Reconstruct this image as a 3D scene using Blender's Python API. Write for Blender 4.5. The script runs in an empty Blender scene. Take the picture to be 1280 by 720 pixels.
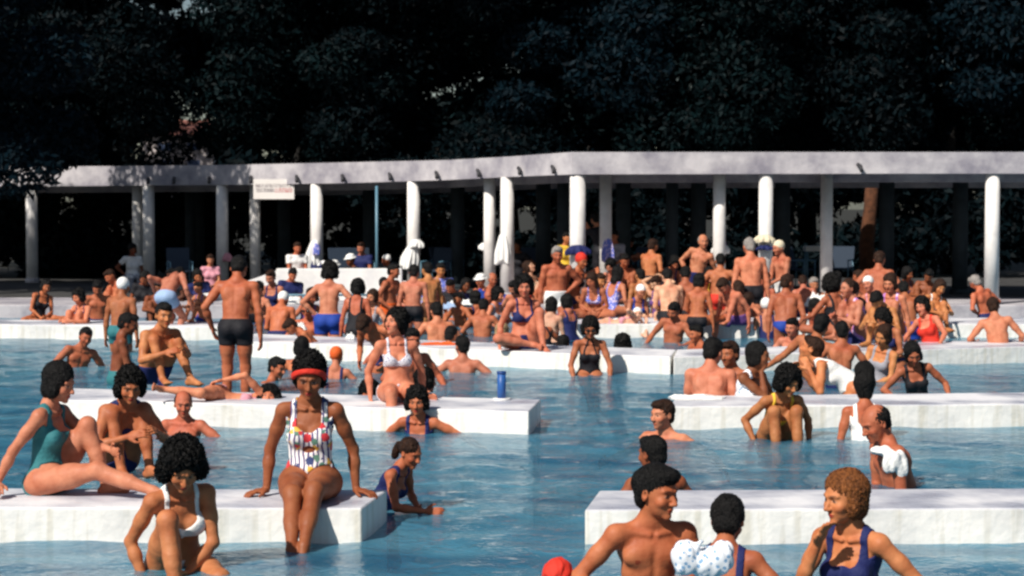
import bpy, math, random, time
import numpy as np
from mathutils import Vector, Matrix
T0 = time.time()
random.seed(7)
RNG = np.random.default_rng(11)
SC = bpy.context.scene
COL = SC.collection
# ------------------------------------------------------------------ camera, sky, sun, exposure
FPX = 2500.0            # focal length in pixels of the 1280 px wide photograph
CAMZ = 2.12             # eye height above the water (z = 0)
HOR = 255.0             # row of the horizon
PITCH = math.atan((360 - HOR) / FPX)
cam = bpy.data.cameras.new("camera")
cam.sensor_width = 36.0
cam.lens = FPX / 1280 * 36
cam.clip_start, cam.clip_end = 0.3, 900
camo = bpy.data.objects.new("camera", cam)
camo.location = (0, 0, CAMZ)
camo.rotation_euler = (math.pi / 2 - PITCH, 0, 0)
COL.objects.link(camo)
SC.camera = camo
cam.dof.use_dof = True
cam.dof.focus_distance = 15.0
cam.dof.aperture_fstop = 4.2

SUN_EL, SUN_AZ = math.radians(43), math.radians(38)     # behind the camera, to the left
world = bpy.data.worlds.new("World")
SC.world = world
world.use_nodes = True
wn = world.node_tree
sky = wn.nodes.new("ShaderNodeTexSky")
sky.sky_type = 'NISHITA'
sky.sun_disc = False
sky.sun_elevation = SUN_EL
# direction towards the sun: (-sin az, -cos az) ; sky rotation 0 is +Y, clockwise from above
sky.sun_rotation = math.pi + SUN_AZ
bg = wn.nodes["Background"]
wn.links.new(sky.outputs[0], bg.inputs[0])
bg.inputs[1].default_value = 0.05
sun = bpy.data.lights.new("sun", 'SUN')
sun.energy = 5.0
sun.angle = math.radians(0.5)
sun.color = (1.0, 0.93, 0.84)
suno = bpy.data.objects.new("sun", sun)
sd = Vector((math.sin(SUN_AZ) * math.cos(SUN_EL), math.cos(SUN_AZ) * math.cos(SUN_EL), -math.sin(SUN_EL)))
suno.rotation_euler = sd.to_track_quat('-Z', 'Y').to_euler()
suno.location = (-10, -10, 20)
COL.objects.link(suno)
SC.view_settings.view_transform = 'Standard'
SC.view_settings.look = 'None'
SC.view_settings.exposure = 0.22
SC.view_settings.gamma = 1.0
SC.view_settings.use_curve_mapping = False
SC.cycles.max_bounces = 6
SC.cycles.transparent_max_bounces = 8
SC.cycles.caustics_reflective = False
SC.cycles.caustics_refractive = False
SC.cycles.use_denoising = True
SC.cycles.pixel_filter_type = 'BLACKMAN_HARRIS'
SC.cycles.filter_width = 2.5

# ------------------------------------------------------------------ pixel <-> world
def ray(px, py):
    a = (px - 640) / FPX
    b = -(py - 360) / FPX
    c, s = math.cos(PITCH), math.sin(PITCH)
    return np.array([a, c + b * s, -s + b * c])
def onz(px, py, z):
    d = ray(px, py)
    t = (z - CAMZ) / d[2]
    return np.array([0, 0, CAMZ]) + d * t
def atd(px, py, Y):
    d = ray(px, py)
    return np.array([0, 0, CAMZ]) + d * (Y / d[1])
def topix(p):
    c, s = math.cos(PITCH), math.sin(PITCH)
    z = p[2] - CAMZ
    fw = p[1] * c - z * s
    up = p[1] * s + z * c
    return 640 + FPX * p[0] / fw, 360 - FPX * up / fw

# ------------------------------------------------------------------ materials
MATS = {}
def mat(name, color=(0.8, 0.8, 0.8), rough=0.6, spec=0.4, bump=0.0, bscale=20, var=0.0, vscale=3, metal=0.0, col2=None, coat=0.0, detail=4):
    if name in MATS:
        return MATS[name]
    m = bpy.data.materials.new(name)
    m.use_nodes = True
    nt = m.node_tree
    b = nt.nodes["Principled BSDF"]
    b.inputs["Base Color"].default_value = (*color, 1)
    b.inputs["Roughness"].default_value = rough
    b.inputs["Specular IOR Level"].default_value = spec
    b.inputs["Metallic"].default_value = metal
    b.inputs["Coat Weight"].default_value = coat
    tc = nt.nodes.new("ShaderNodeTexCoord")
    if var or col2:
        n = nt.nodes.new("ShaderNodeTexNoise")
        n.inputs["Scale"].default_value = vscale
        n.inputs["Detail"].default_value = detail
        n.inputs["Roughness"].default_value = 0.65
        nt.links.new(tc.outputs["Object"], n.inputs["Vector"])
        r = nt.nodes.new("ShaderNodeValToRGB")
        c2 = col2 or tuple(c * (1 - var) for c in color)
        r.color_ramp.elements[0].position = 0.35
        r.color_ramp.elements[0].color = (*c2, 1)
        r.color_ramp.elements[1].position = 0.62
        r.color_ramp.elements[1].color = (*color, 1)
        nt.links.new(n.outputs["Fac"], r.inputs[0])
        nt.links.new(r.outputs[0], b.inputs["Base Color"])
    if bump:
        n2 = nt.nodes.new("ShaderNodeTexNoise")
        n2.inputs["Scale"].default_value = bscale
        n2.inputs["Detail"].default_value = 5
        nt.links.new(tc.outputs["Object"], n2.inputs["Vector"])
        bp = nt.nodes.new("ShaderNodeBump")
        bp.inputs["Strength"].default_value = bump
        bp.inputs["Distance"].default_value = 0.02
        nt.links.new(n2.outputs["Fac"], bp.inputs["Height"])
        nt.links.new(bp.outputs[0], b.inputs["Normal"])
    MATS[name] = m
    return m

def skin_mat():
    m = bpy.data.materials.new("skin")
    m.use_nodes = True
    nt = m.node_tree
    b = nt.nodes["Principled BSDF"]
    at = nt.nodes.new("ShaderNodeAttribute")
    at.attribute_name = "tone"
    tc = nt.nodes.new("ShaderNodeTexCoord")
    n = nt.nodes.new("ShaderNodeTexNoise")
    n.inputs["Scale"].default_value = 11
    n.inputs["Detail"].default_value = 5
    nt.links.new(tc.outputs["Object"], n.inputs["Vector"])
    mx = nt.nodes.new("ShaderNodeMix")
    mx.data_type = 'RGBA'
    mx.blend_type = 'MULTIPLY'
    r = nt.nodes.new("ShaderNodeValToRGB")
    r.color_ramp.elements[0].position = 0.3
    r.color_ramp.elements[0].color = (0.72, 0.56, 0.50, 1)
    r.color_ramp.elements[1].position = 0.7
    r.color_ramp.elements[1].color = (1, 1, 1, 1)
    nt.links.new(n.outputs["Fac"], r.inputs[0])
    mx.inputs[0].default_value = 1.0
    nt.links.new(at.outputs["Color"], mx.inputs[6])
    nt.links.new(r.outputs[0], mx.inputs[7])
    nt.links.new(mx.outputs[2], b.inputs["Base Color"])
    n3 = nt.nodes.new("ShaderNodeTexNoise")
    n3.inputs["Scale"].default_value = 12
    nt.links.new(tc.outputs["Object"], n3.inputs["Vector"])
    mr = nt.nodes.new("ShaderNodeMapRange")
    mr.inputs[3].default_value = 0.34
    mr.inputs[4].default_value = 0.85
    nt.links.new(n3.outputs["Fac"], mr.inputs[0])
    nt.links.new(mr.outputs[0], b.inputs["Roughness"])
    b.inputs["Specular IOR Level"].default_value = 0.30
    n2 = nt.nodes.new("ShaderNodeTexNoise")
    n2.inputs["Scale"].default_value = 34
    n2.inputs["Detail"].default_value = 7
    nt.links.new(tc.outputs["Object"], n2.inputs["Vector"])
    bp = nt.nodes.new("ShaderNodeBump")
    bp.inputs["Strength"].default_value = 0.38
    bp.inputs["Distance"].default_value = 0.01
    nt.links.new(n2.outputs["Fac"], bp.inputs["Height"])
    nt.links.new(bp.outputs[0], b.inputs["Normal"])
    return m
SKIN = skin_mat()

def hair_mat(name, c, c2):
    m = bpy.data.materials.new(name)
    m.use_nodes = True
    nt = m.node_tree
    b = nt.nodes["Principled BSDF"]
    b.inputs["Roughness"].default_value = 0.48
    b.inputs["Specular IOR Level"].default_value = 0.16
    tc = nt.nodes.new("ShaderNodeTexCoord")
    mp = nt.nodes.new("ShaderNodeMapping")
    mp.inputs["Scale"].default_value = (1, 1, 0.35)
    nt.links.new(tc.outputs["Object"], mp.inputs[0])
    n = nt.nodes.new("ShaderNodeTexNoise")
    n.inputs["Scale"].default_value = 75
    n.inputs["Detail"].default_value = 5
    n.inputs["Distortion"].default_value = 1.2
    nt.links.new(mp.outputs[0], n.inputs["Vector"])
    r = nt.nodes.new("ShaderNodeValToRGB")
    r.color_ramp.elements[0].position = 0.38
    r.color_ramp.elements[0].color = (*c2, 1)
    r.color_ramp.elements[1].position = 0.66
    r.color_ramp.elements[1].color = (*c, 1)
    nt.links.new(n.outputs["Fac"], r.inputs[0])
    nt.links.new(r.outputs[0], b.inputs["Base Color"])
    bp = nt.nodes.new("ShaderNodeBump")
    bp.inputs["Strength"].default_value = 0.9
    bp.inputs["Distance"].default_value = 0.02
    nt.links.new(n.outputs["Fac"], bp.inputs["Height"])
    nt.links.new(bp.outputs[0], b.inputs["Normal"])
    return m
HAIR = {
    'black': hair_mat('black_hair', (0.010, 0.009, 0.009), (0.004, 0.004, 0.004)),
    'brown': hair_mat('brown_hair', (0.050, 0.022, 0.012), (0.014, 0.007, 0.005)),
    'ginger': hair_mat('ginger_hair', (0.30, 0.105, 0.03), (0.09, 0.03, 0.01)),
    'grey': hair_mat('grey_hair', (0.42, 0.39, 0.36), (0.20, 0.18, 0.17)),
    'blond': hair_mat('blond_hair', (0.50, 0.36, 0.20), (0.25, 0.16, 0.08)),
}
def pattern_mat(name, kind):
    """swimsuit prints: stripes with blossoms, dots, small checks"""
    m = bpy.data.materials.new(name)
    m.use_nodes = True
    nt = m.node_tree
    L = nt.links.new
    b = nt.nodes["Principled BSDF"]
    b.inputs["Roughness"].default_value = 0.75
    tc = nt.nodes.new("ShaderNodeTexCoord")
    base = None
    if kind == 'floral':
        w = nt.nodes.new("ShaderNodeTexWave")
        w.wave_type = 'BANDS'
        w.bands_direction = 'X'
        w.inputs["Scale"].default_value = 10.5
        w.inputs["Distortion"].default_value = 3.2
        w.inputs["Detail"].default_value = 1
        L(tc.outputs["Object"], w.inputs["Vector"])
        r = nt.nodes.new("ShaderNodeValToRGB")
        r.color_ramp.interpolation = 'CONSTANT'
        r.color_ramp.elements[0].color = (0.06, 0.04, 0.16, 1)
        r.color_ramp.elements[1].position = 0.30
        r.color_ramp.elements[1].color = (0.80, 0.77, 0.76, 1)
        L(w.outputs["Fac"], r.inputs[0])
        base = r.outputs[0]
        for i, (sc, th, cc) in enumerate([(12, 0.34, (0.03, 0.05, 0.16)), (10, 0.30, (0.60, 0.03, 0.04)), (13, .28, (0.10, 0.22, 0.16)), (12, 0.27, (0.75, 0.42, 0.06))]):
            mp = nt.nodes.new("ShaderNodeMapping")
            mp.inputs["Location"].default_value = (3.1 * i + 1.7, 1.3 * i, 0.7 * i + .4)
            L(tc.outputs["Object"], mp.inputs[0])
            nz = nt.nodes.new("ShaderNodeTexNoise")
            nz.inputs["Scale"].default_value = 40
            L(mp.outputs[0], nz.inputs["Vector"])
            ad = nt.nodes.new("ShaderNodeVectorMath")
            ad.operation = 'MULTIPLY_ADD'
            ad.inputs[1].default_value = (0.035, 0.035, 0.035)
            L(nz.outputs["Color"], ad.inputs[0])
            L(mp.outputs[0], ad.inputs[2])
            v = nt.nodes.new("ShaderNodeTexVoronoi")
            v.inputs["Scale"].default_value = sc
            L(ad.outputs[0], v.inputs["Vector"])
            lt = nt.nodes.new("ShaderNodeMath")
            lt.operation = 'LESS_THAN'
            lt.inputs[1].default_value = th
            L(v.outputs["Distance"], lt.inputs[0])
            mx = nt.nodes.new("ShaderNodeMix")
            mx.data_type = 'RGBA'
            L(lt.outputs[0], mx.inputs[0])
            L(base, mx.inputs[6])
            mx.inputs[7].default_value = (*cc, 1)
            base = mx.outputs[2]
    else:
        cols = {'dots': ((0.60, 0.60, 0.66), (0.16, 0.15, 0.28), 42, .30), 'blue_print': ((0.12, 0.16, 0.55), (0.7, 0.6, 0.75), 26, .38),
                'white_print': ((0.78, 0.80, 0.84), (0.20, 0.36, 0.55), 34, .34), 'purple_print': ((0.45, 0.18, 0.50), (0.75, 0.55, 0.75), 15, .4)}[kind]
        v = nt.nodes.new("ShaderNodeTexVoronoi")
        v.inputs["Scale"].default_value = cols[2]
        L(tc.outputs["Object"], v.inputs["Vector"])
        r = nt.nodes.new("ShaderNodeValToRGB")
        r.color_ramp.interpolation = 'CONSTANT'
        r.color_ramp.elements[0].color = (*cols[1], 1)
        r.color_ramp.elements[1].position = cols[3]
        r.color_ramp.elements[1].color = (*cols[0], 1)
        L(v.outputs["Distance"], r.inputs[0])
        base = r.outputs[0]
    L(base, b.inputs["Base Color"])
    return m
CLOTH = {'floral': pattern_mat('floral_striped_cloth', 'floral'), 'dots': pattern_mat('dotted_grey_cloth', 'dots'),
         'blueprint': pattern_mat('blue_print_cloth', 'blue_print'), 'whiteprint': pattern_mat('white_print_cloth', 'white_print'),
         'purpleprint': pattern_mat('purple_print_cloth', 'purple_print')}
for n_, c_ in dict(black=(.010, .010, .014), navy=(.012, .018, .09), blue=(.015, .05, .30), white=(.80, .80, .78), red=(.62, .035, .02),
                   orange=(.70, .11, .02), yellow=(.78, .50, .05), purple=(.13, .06, .22), teal=(.03, .16, .18), grey=(.30, .30, .34), cream=(.70, .62, .45),
                   brown=(.10, .04, .02), lightblue=(.30, .42, .62), pink=(.62, .28, .34), darkgreen=(.008, .02, .02)).items():
    CLOTH[n_] = mat(n_ + '_cloth', c_, rough=.7, spec=.25, bump=.35, bscale=45)
# ------------------------------------------------------------------ implicit surfaces -> meshes
def rx(a): c, s = math.cos(a), math.sin(a); return np.array([[1, 0, 0], [0, c, -s], [0, s, c]])
def ry(a): c, s = math.cos(a), math.sin(a); return np.array([[c, 0, s], [0, 1, 0], [-s, 0, c]])
def rz(a): c, s = math.cos(a), math.sin(a); return np.array([[c, -s, 0], [s, c, 0], [0, 0, 1]])
I3 = np.eye(3)
def V(*a): return np.array(a, float)
def nrm(v):
    return v / (np.linalg.norm(v) + 1e-9)
def smin(a, b, k):
    if k <= 0: return np.minimum(a, b)
    h = np.clip(.5 + .5 * (b - a) / k, 0, 1)
    return b * (1 - h) + a * h - k * h * (1 - h)
def smax(a, b, k): return -smin(-a, -b, k)
BIG = 0.3
class Grid:
    def __init__(s, lo, hi, h):
        s.lo = np.array(lo, float); s.h = h
        s.n = np.maximum(4, np.ceil((np.array(hi) - s.lo) / h).astype(int) + 1)
        s.ax = [(s.lo[i] + h * np.arange(s.n[i])).astype(np.float32) for i in range(3)]
    def new(s): return np.full(s.n, BIG, np.float32)
    def block(s, lo, hi):
        a = [max(0, int((lo[i] - s.lo[i]) / s.h)) for i in range(3)]
        b = [min(s.n[i], int((hi[i] - s.lo[i]) / s.h) + 2) for i in range(3)]
        if any(b[i] <= a[i] for i in range(3)): return None
        sl = tuple(slice(a[i], b[i]) for i in range(3))
        return sl, s.ax[0][sl[0]][:, None, None], s.ax[1][sl[1]][None, :, None], s.ax[2][sl[2]][None, None, :]
    def full(s): return s.ax[0][:, None, None], s.ax[1][None, :, None], s.ax[2][None, None, :]
def fr(X, Y, Z, o, R):
    """coordinates of grid points in the frame (o, R)"""
    x, y, z = X - np.float32(o[0]), Y - np.float32(o[1]), Z - np.float32(o[2])
    R = R.astype(np.float32)
    return (x * R[0, 0] + y * R[1, 0] + z * R[2, 0], x * R[0, 1] + y * R[1, 1] + z * R[2, 1], x * R[0, 2] + y * R[1, 2] + z * R[2, 2])
def ell(G, F, c, R, r, k=.02, cut=False):
    r = np.array(r, float)
    m = k + 3 * G.h
    e = np.abs(R) @ r + m
    bl = G.block(c - e, c + e)
    if bl is None: return
    sl, X, Y, Z = bl
    x, y, z = fr(X, Y, Z, c, R)
    k0 = np.sqrt((x / r[0]) ** 2 + (y / r[1]) ** 2 + (z / r[2]) ** 2)
    k1 = np.sqrt((x / r[0] ** 2) ** 2 + (y / r[1] ** 2) ** 2 + (z / r[2] ** 2) ** 2) + 1e-6
    d = k0 * (k0 - 1) / k1
    F[sl] = smax(F[sl], -d, k) if cut else smin(F[sl], d, k)
def cone(G, F, a, b, ra, rb, k=.02, cut=False):
    m = max(ra, rb) + k + 3 * G.h
    bl = G.block(np.minimum(a, b) - m, np.maximum(a, b) + m)
    if bl is None: return
    sl, X, Y, Z = bl
    ab = b - a
    L2 = float(ab @ ab) + 1e-9
    x, y, z = X - np.float32(a[0]), Y - np.float32(a[1]), Z - np.float32(a[2])
    t = np.clip((x * ab[0] + y * ab[1] + z * ab[2]) / L2, 0, 1)
    d = np.sqrt((x - t * ab[0]) ** 2 + (y - t * ab[1]) ** 2 + (z - t * ab[2]) ** 2) - (ra + (rb - ra) * t)
    d = d.astype(np.float32)
    F[sl] = smax(F[sl], -d, k) if cut else smin(F[sl], d, k)
CORN = np.array([[i, j, k] for i in (0, 1) for j in (0, 1) for k in (0, 1)])
EDG = [(a, b) for a in range(8) for b in range(a + 1, 8) if np.abs(CORN[a] - CORN[b]).sum() == 1]
def nets(G, F):
    F = F.copy()
    for ax in range(3):
        sl = [slice(None)] * 3
        for e in (0, -1):
            sl[ax] = e
            F[tuple(sl)] = BIG
    S = F < 0
    c = None
    n = np.array(F.shape) - 1
    acc = np.zeros(n, np.int8)
    for o in CORN:
        acc += S[o[0]:o[0] + n[0], o[1]:o[1] + n[1], o[2]:o[2] + n[2]]
    act = (acc > 0) & (acc < 8)
    idx = np.argwhere(act)
    if len(idx) == 0: return None
    vid = np.full(n, -1, np.int32)
    vid[act] = np.arange(len(idx))
    vals = np.stack([F[idx[:, 0] + o[0], idx[:, 1] + o[1], idx[:, 2] + o[2]] for o in CORN], 1)
    P = np.zeros((len(idx), 3)); W = np.zeros(len(idx))
    for a, b in EDG:
        fa, fb = vals[:, a], vals[:, b]
        m = (fa < 0) != (fb < 0)
        t = np.where(m, fa / np.where(m, fa - fb, 1), 0)
        P += m[:, None] * (CORN[a] + t[:, None] * (CORN[b] - CORN[a]))
        W += m
    P = (idx + P / W[:, None]) * G.h + G.lo
    quads = []
    for ax in range(3):
        u, v = (ax + 1) % 3, (ax + 2) % 3
        s0 = [slice(None)] * 3; s1 = [slice(None)] * 3
        s0[ax] = slice(0, -1); s1[ax] = slice(1, None)
        A, B = S[tuple(s0)], S[tuple(s1)]
        for flip in (False, True):
            q = np.argwhere((A & ~B) if not flip else (~A & B))
            ok = (q[:, u] > 0) & (q[:, v] > 0) & (q[:, u] < F.shape[u] - 1) & (q[:, v] < F.shape[v] - 1)
            q = q[ok]
            if len(q) == 0: continue
            cs = []
            for du, dv in ((0, 0), (-1, 0), (-1, -1), (0, -1)):
                t = q.copy(); t[:, u] += du; t[:, v] += dv
                cs.append(vid[t[:, 0], t[:, 1], t[:, 2]])
            cs = np.stack(cs, 1)
            # outward normal along +ax when A is inside
            quads.append(cs if not flip else cs[:, ::-1])
    return P, np.concatenate(quads)
def relax(P, Q, n=1, w=.5):
    for _ in range(n):
        S = np.zeros_like(P); C = np.zeros(len(P))
        for a, b in ((0, 1), (1, 2), (2, 3), (3, 0)):
            np.add.at(S, Q[:, a], P[Q[:, b]]); np.add.at(C, Q[:, a], 1)
            np.add.at(S, Q[:, b], P[Q[:, a]]); np.add.at(C, Q[:, b], 1)
        P = P * (1 - w) + w * S / C[:, None]
    return P
def mesh_np(name, P, Q, smooth=True):
    me = bpy.data.meshes.new(name)
    nv, nf, k = len(P), len(Q), Q.shape[1]
    me.vertices.add(nv)
    me.vertices.foreach_set("co", np.ascontiguousarray(P, np.float32).ravel())
    me.loops.add(nf * k)
    me.loops.foreach_set("vertex_index", np.ascontiguousarray(Q, np.int32).ravel())
    me.polygons.add(nf)
    me.polygons.foreach_set("loop_start", np.arange(0, nf * k, k, dtype=np.int32))
    me.polygons.foreach_set("loop_total", np.full(nf, k, np.int32))
    me.polygons.foreach_set("use_smooth", np.full(nf, smooth))
    me.update(calc_edges=True)
    return me
def put(name, me, m=None, parent=None, loc=(0, 0, 0), rot=0.0, label=None, cat=None, group=None, kind=None):
    o = bpy.data.objects.new(name, me)
    if m is not None and me is not None and len(me.materials) == 0: me.materials.append(m)
    o.location = loc
    o.rotation_euler = (0, 0, rot)
    COL.objects.link(o)
    if parent is not None: o.parent = parent
    if label: o['label'] = label
    if cat: o['category'] = cat
    if group: o['group'] = group
    if kind: o['kind'] = kind
    return o
def wob(x, y, z, f, seed, n=5):
    r = np.random.default_rng(seed)
    out = 0
    for i in range(n):
        w = r.normal(size=3) * f * (1 + .5 * i)
        out = out + np.sin(x * w[0] + y * w[1] + z * w[2] + r.uniform(0, 6.28)) / (1 + .4 * i)
    return out / n
def blob(name, prims, m, h=.01, noise=0, nf=30, seed=1, loc=(0, 0, 0), parent=None, zcut=None, **kw):
    """prims: ('e', c, r[, R]) or ('c', a, b, ra, rb) in local metres"""
    lo = np.full(3, 1e9); hi = -lo
    for p in prims:
        if p[0] == 'e':
            e = np.max(p[2]); lo = np.minimum(lo, V(*p[1]) - e); hi = np.maximum(hi, V(*p[1]) + e)
        else:
            e = max(p[3], p[4])
            for q in (p[1], p[2]): lo = np.minimum(lo, V(*q) - e); hi = np.maximum(hi, V(*q) + e)
    G = Grid(lo - .03 - noise, hi + .03 + noise, h)
    F = G.new()
    for p in prims:
        if p[0] == 'e': ell(G, F, V(*p[1]), p[3] if len(p) > 3 else I3, p[2], .03)
        else: cone(G, F, V(*p[1]), V(*p[2]), p[3], p[4], .03)
    X, Y, Z = G.full()
    if noise: F = F + np.float32(noise) * (.6 - 2.6 * np.abs(wob(X, Y, Z, nf * .6, seed, 3))).astype(np.float32)
    if zcut is not None: F = np.maximum(F, np.float32(zcut) - Z - 0 * X - 0 * Y)
    P, Q = nets(G, F)
    return put(name, mesh_np(name, relax(P, Q), Q), m, parent, loc, **kw)

# ------------------------------------------------------------------ people
SKT = {'tan': (.46, .155, .070), 'brown': (.26, .085, .036), 'dark': (.13, .042, .022), 'fair': (.62, .29, .20), 'pink': (.58, .225, .130),
       'red': (.48, .150, .075), 'gold': (.54, .22, .085), 'pale': (.68, .39, .27)}
NPEOPLE = [0]
def ik(a, tgt, l1, l2, hint):
    d = tgt - a
    L = np.linalg.norm(d)
    mx = (l1 + l2) * .995
    if L > mx:
        tgt = a + d / L * mx; d = tgt - a; L = mx
    L = max(L, abs(l1 - l2) + .02)
    u = nrm(d)
    x = (l1 * l1 - l2 * l2 + L * L) / (2 * L)
    hh = math.sqrt(max(0, l1 * l1 - x * x))
    w = hint - a
    w = nrm(w - (w @ u) * u)
    return a + u * x + w * hh, tgt
# poses: leg = (ankle target, knee hint), arm = (wrist target, elbow hint), all (outward, forward, up) in metres from the pelvis
LEG = dict(stand=((.10, .01, -.845), (.12, .8, -.4)), step=((.12, .16, -.82), (.12, .8, -.4)), back=((.1, -.2, -.8), (.1, .5, -.5)),
           edge=((.09, .46, -.42), (.1, .8, .3)), edgefar=((.04, .72, -.30), (.05, .5, .8)), up=((.11, .36, -.045), (.14, .3, .9)),
           upwide=((.16, .40, -.045), (.40, .3, .8)), cross=((-.02, .30, -.04), (.8, .3, .02)), flat=((.10, .80, -.045), (.12, .4, .5)), kneel=((.1, -.30, -.40), (.12, .5, -.5)),
           fold=((.02, .10, -.05), (.7, .6, .05)), bent=((.12, .12, -.70), (.14, .8, -.3)))
ARM = dict(down=((.255, .03, -.10), (.42, -.25, .2)), prop=((.27, -.05, -.07), (.42, -.35, .15)), propback=((.27, -.26, -.07), (.4, -.6, .2)),
           hips=((.17, .03, .06), (.7, -.15, .2)), lap=((.05, .26, .03), (.4, -.05, .1)), knees=((.12, .42, .22), (.4, .1, .1)),
           fwd=((.16, .52, .25), (.4, .1, 0)), face=((.04, .22, .56), (.25, .35, .1)), headup=((.10, .02, .72), (.55, .05, .62)), raise_=((.28, .1, .95), (.4, .1, .6)),
           side=((.62, .05, .12), (.5, -.1, -.1)), water=((.30, .28, .10), (.5, -.05, .1)), cross=((-.06, .20, .20), (.35, .15, .05)), overhead=((.12, .0, .92), (.4, .1, .7)),
           sidedown=((.45, .02, .02), (.45, -.2, .2)))
def person(label, head, depth=None, row=None, feet=None, seat=None, k=None, yaw=0, rp=0, rr=0, lean=0, bend=8, side=0, twist=0, look=None, nod=5, tilt=0,
           legs=('edge', 'edge'), arms=('down', 'down'), sex='f', fat=1.0, skin='tan', hair=('bob', 'black'), wear=(), res=None, zc=None, group='bathers in and around the pool',
           hands=None, extra=None, shl=0, seed=None):
    """head = pixel of the crown; depth in metres, or row = (pixel row, z) on a horizontal plane; seat/feet = z of what carries the figure
    (fixes the scale), else k is the scale and the height follows from the head pixel. Lists give (right, left) limbs."""
    NPEOPLE[0] += 1
    seed = seed or NPEOPLE[0] * 13
    rs = np.random.default_rng(seed)
    male = sex == 'm'
    if depth is None: depth = onz(head[0], row[0], row[1])[1]
    RY = rz(math.radians(yaw)) @ ry(math.radians(rr)) @ rx(math.radians(rp))
    R0 = RY @ ry(math.radians(-side * .4)) @ rx(math.radians(lean))
    R1 = R0 @ rz(math.radians(twist)) @ ry(math.radians(-side)) @ rx(math.radians(bend))
    lookR = R1 if look is None else None
    if look is None: R2 = R1 @ rx(math.radians(nod))
    else: R2 = rz(math.radians(look)) @ ry(math.radians(tilt)) @ rx(math.radians(nod)) if rp == 0 else RY @ rz(math.radians(look)) @ ry(math.radians(tilt)) @ rx(math.radians(nod))
    W1 = R0 @ V(0, 0, .10)
    def c1(x, y, z): return W1 + R1 @ V(x, y, z)
    neck = c1(0, .015, .385)
    hp = c1(0, -.004, .428)
    HC = hp + R2 @ V(0, -.015, .10)
    def c2(x, y, z): return HC + R2 @ V(x, y, z)
    crown = c2(0, .01, .130)
    sw = .178 if male else .158
    jt = {}
    hip_w = .088 if male else .098
    for i, sx in enumerate((-1, 1)):
        lg = legs[i]; ar = arms[i]
        lg = LEG[lg] if isinstance(lg, str) else lg
        ar = ARM[ar] if isinstance(ar, str) else ar
        hj = R0 @ V(sx * hip_w, 0, -.02)
        kn, an = ik(hj, RY @ V(sx * lg[0][0], -lg[0][1], lg[0][2]), .42, .405, RY @ V(sx * lg[1][0], -lg[1][1], lg[1][2]))
        sj = c1(sx * sw, 0, .315 + shl)
        el, wr = ik(sj, RY @ V(sx * ar[0][0], -ar[0][1], ar[0][2]), .275, .245, RY @ V(sx * ar[1][0], -ar[1][1], ar[1][2]))
        jt[sx] = (hj, kn, an, sj, el, wr, lg, ar)
    # --- placing and scale
    low = -.105 if seat is not None else min(jt[-1][2][2], jt[1][2][2]) - .075
    base = seat if seat is not None else feet
    if base is not None:
        kk = 1.0
        for _ in range(30):
            hz = atd(head[0], head[1], depth + kk * crown[1])[2]
            kk = (hz - base) / (crown[2] - low)
        if k is not None: kk = k
        if kk < .72 or kk > 1.22: print("SCALE %.2f %s" % (kk, label))
        k = float(np.clip(kk, .6, 1.25))
        hw = atd(head[0], head[1], depth + k * crown[1])
        org = V(hw[0] - k * crown[0], depth, base - k * low)
    else:
        k = k or 1.0
        hw = atd(head[0], head[1], depth + k * crown[1])
        org = hw - k * crown
    sres = res or float(np.clip(.0056 + (depth - 10) * .00034, .0056, .0140))
    h = sres / k
    pts = [crown, W1] + [p for s_ in (-1, 1) for p in jt[s_][:6]]
    lo = np.min(pts, 0) - .24; hi = np.max(pts, 0) + .24
    if zc is None: zc = -0.45
    zmin = (zc - org[2]) / k           # nothing is built deep under the water
    lo[2] = max(lo[2], zmin)
    G = Grid(lo, hi, h)
    T = G.new(); A = G.new(); H = G.new(); LG = {s_: G.new() for s_ in (-1, 1)}
    E = lambda F, c, R, r, kk=.03: ell(G, F, c, R, r, kk)
    ft = fat
    if male:
        E(T, R0 @ V(0, .005, .0), R0, (.150 * ft, .108 * ft, .12))
        E(T, R0 @ V(0, -.005, .10), R0, (.135 * ft, .098 * ft, .12), .05)
        E(T, R0 @ V(0, -.035 * ft, .07), R0, (.11 * ft, .082 * ft, .10), .04)
        E(T, c1(0, .0, .13), R1, (.148 * ft, .105, .16), .05)
        E(T, c1(0, .008, .255), R1, (.160, .088, .088), .05)
        for s_ in (-1, 1):
            E(T, c1(s_ * .072, -.058, .225), R1, (.078, .042, .055), .03)
            E(T, c1(s_ * .085, .052, .24), R1, (.07, .045, .09), .03)
            E(T, R0 @ V(s_ * .068, .055, -.035), R0, (.078, .078, .08), .03)
    else:
        E(T, R0 @ V(0, .005, -.01), R0, (.155 * ft, .108 * ft, .115))
        E(T, R0 @ V(0, -.005, .09), R0, (.118 * ft, .088 * ft, .11), .06)
        E(T, R0 @ V(0, -.035 * ft, .04), R0, (.108 * ft, .076 * ft, .085), .04)
        E(T, c1(0, .0, .12), R1, (.122 * (.4 + .6 * ft), .092, .14), .05)
        E(T, c1(0, .008, .25), R1, (.135, .078, .082), .05)
        for s_ in (-1, 1):
            E(T, c1(s_ * .066, -.080, .175), R1, (.060 * ft, .046 * ft, .058 * ft), .035)
            E(T, c1(s_ * .07, .045, .24), R1, (.06, .038, .08), .03)
            E(T, R0 @ V(s_ * .075, .058, -.035), R0, (.084 * ft, .080 * ft, .082), .03)
    cone(G, T, neck + R1 @ V(0, 0, -.03), hp + R2 @ V(0, .01, .03), .056 if male else .049, .052 if male else .045, .03)
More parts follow.
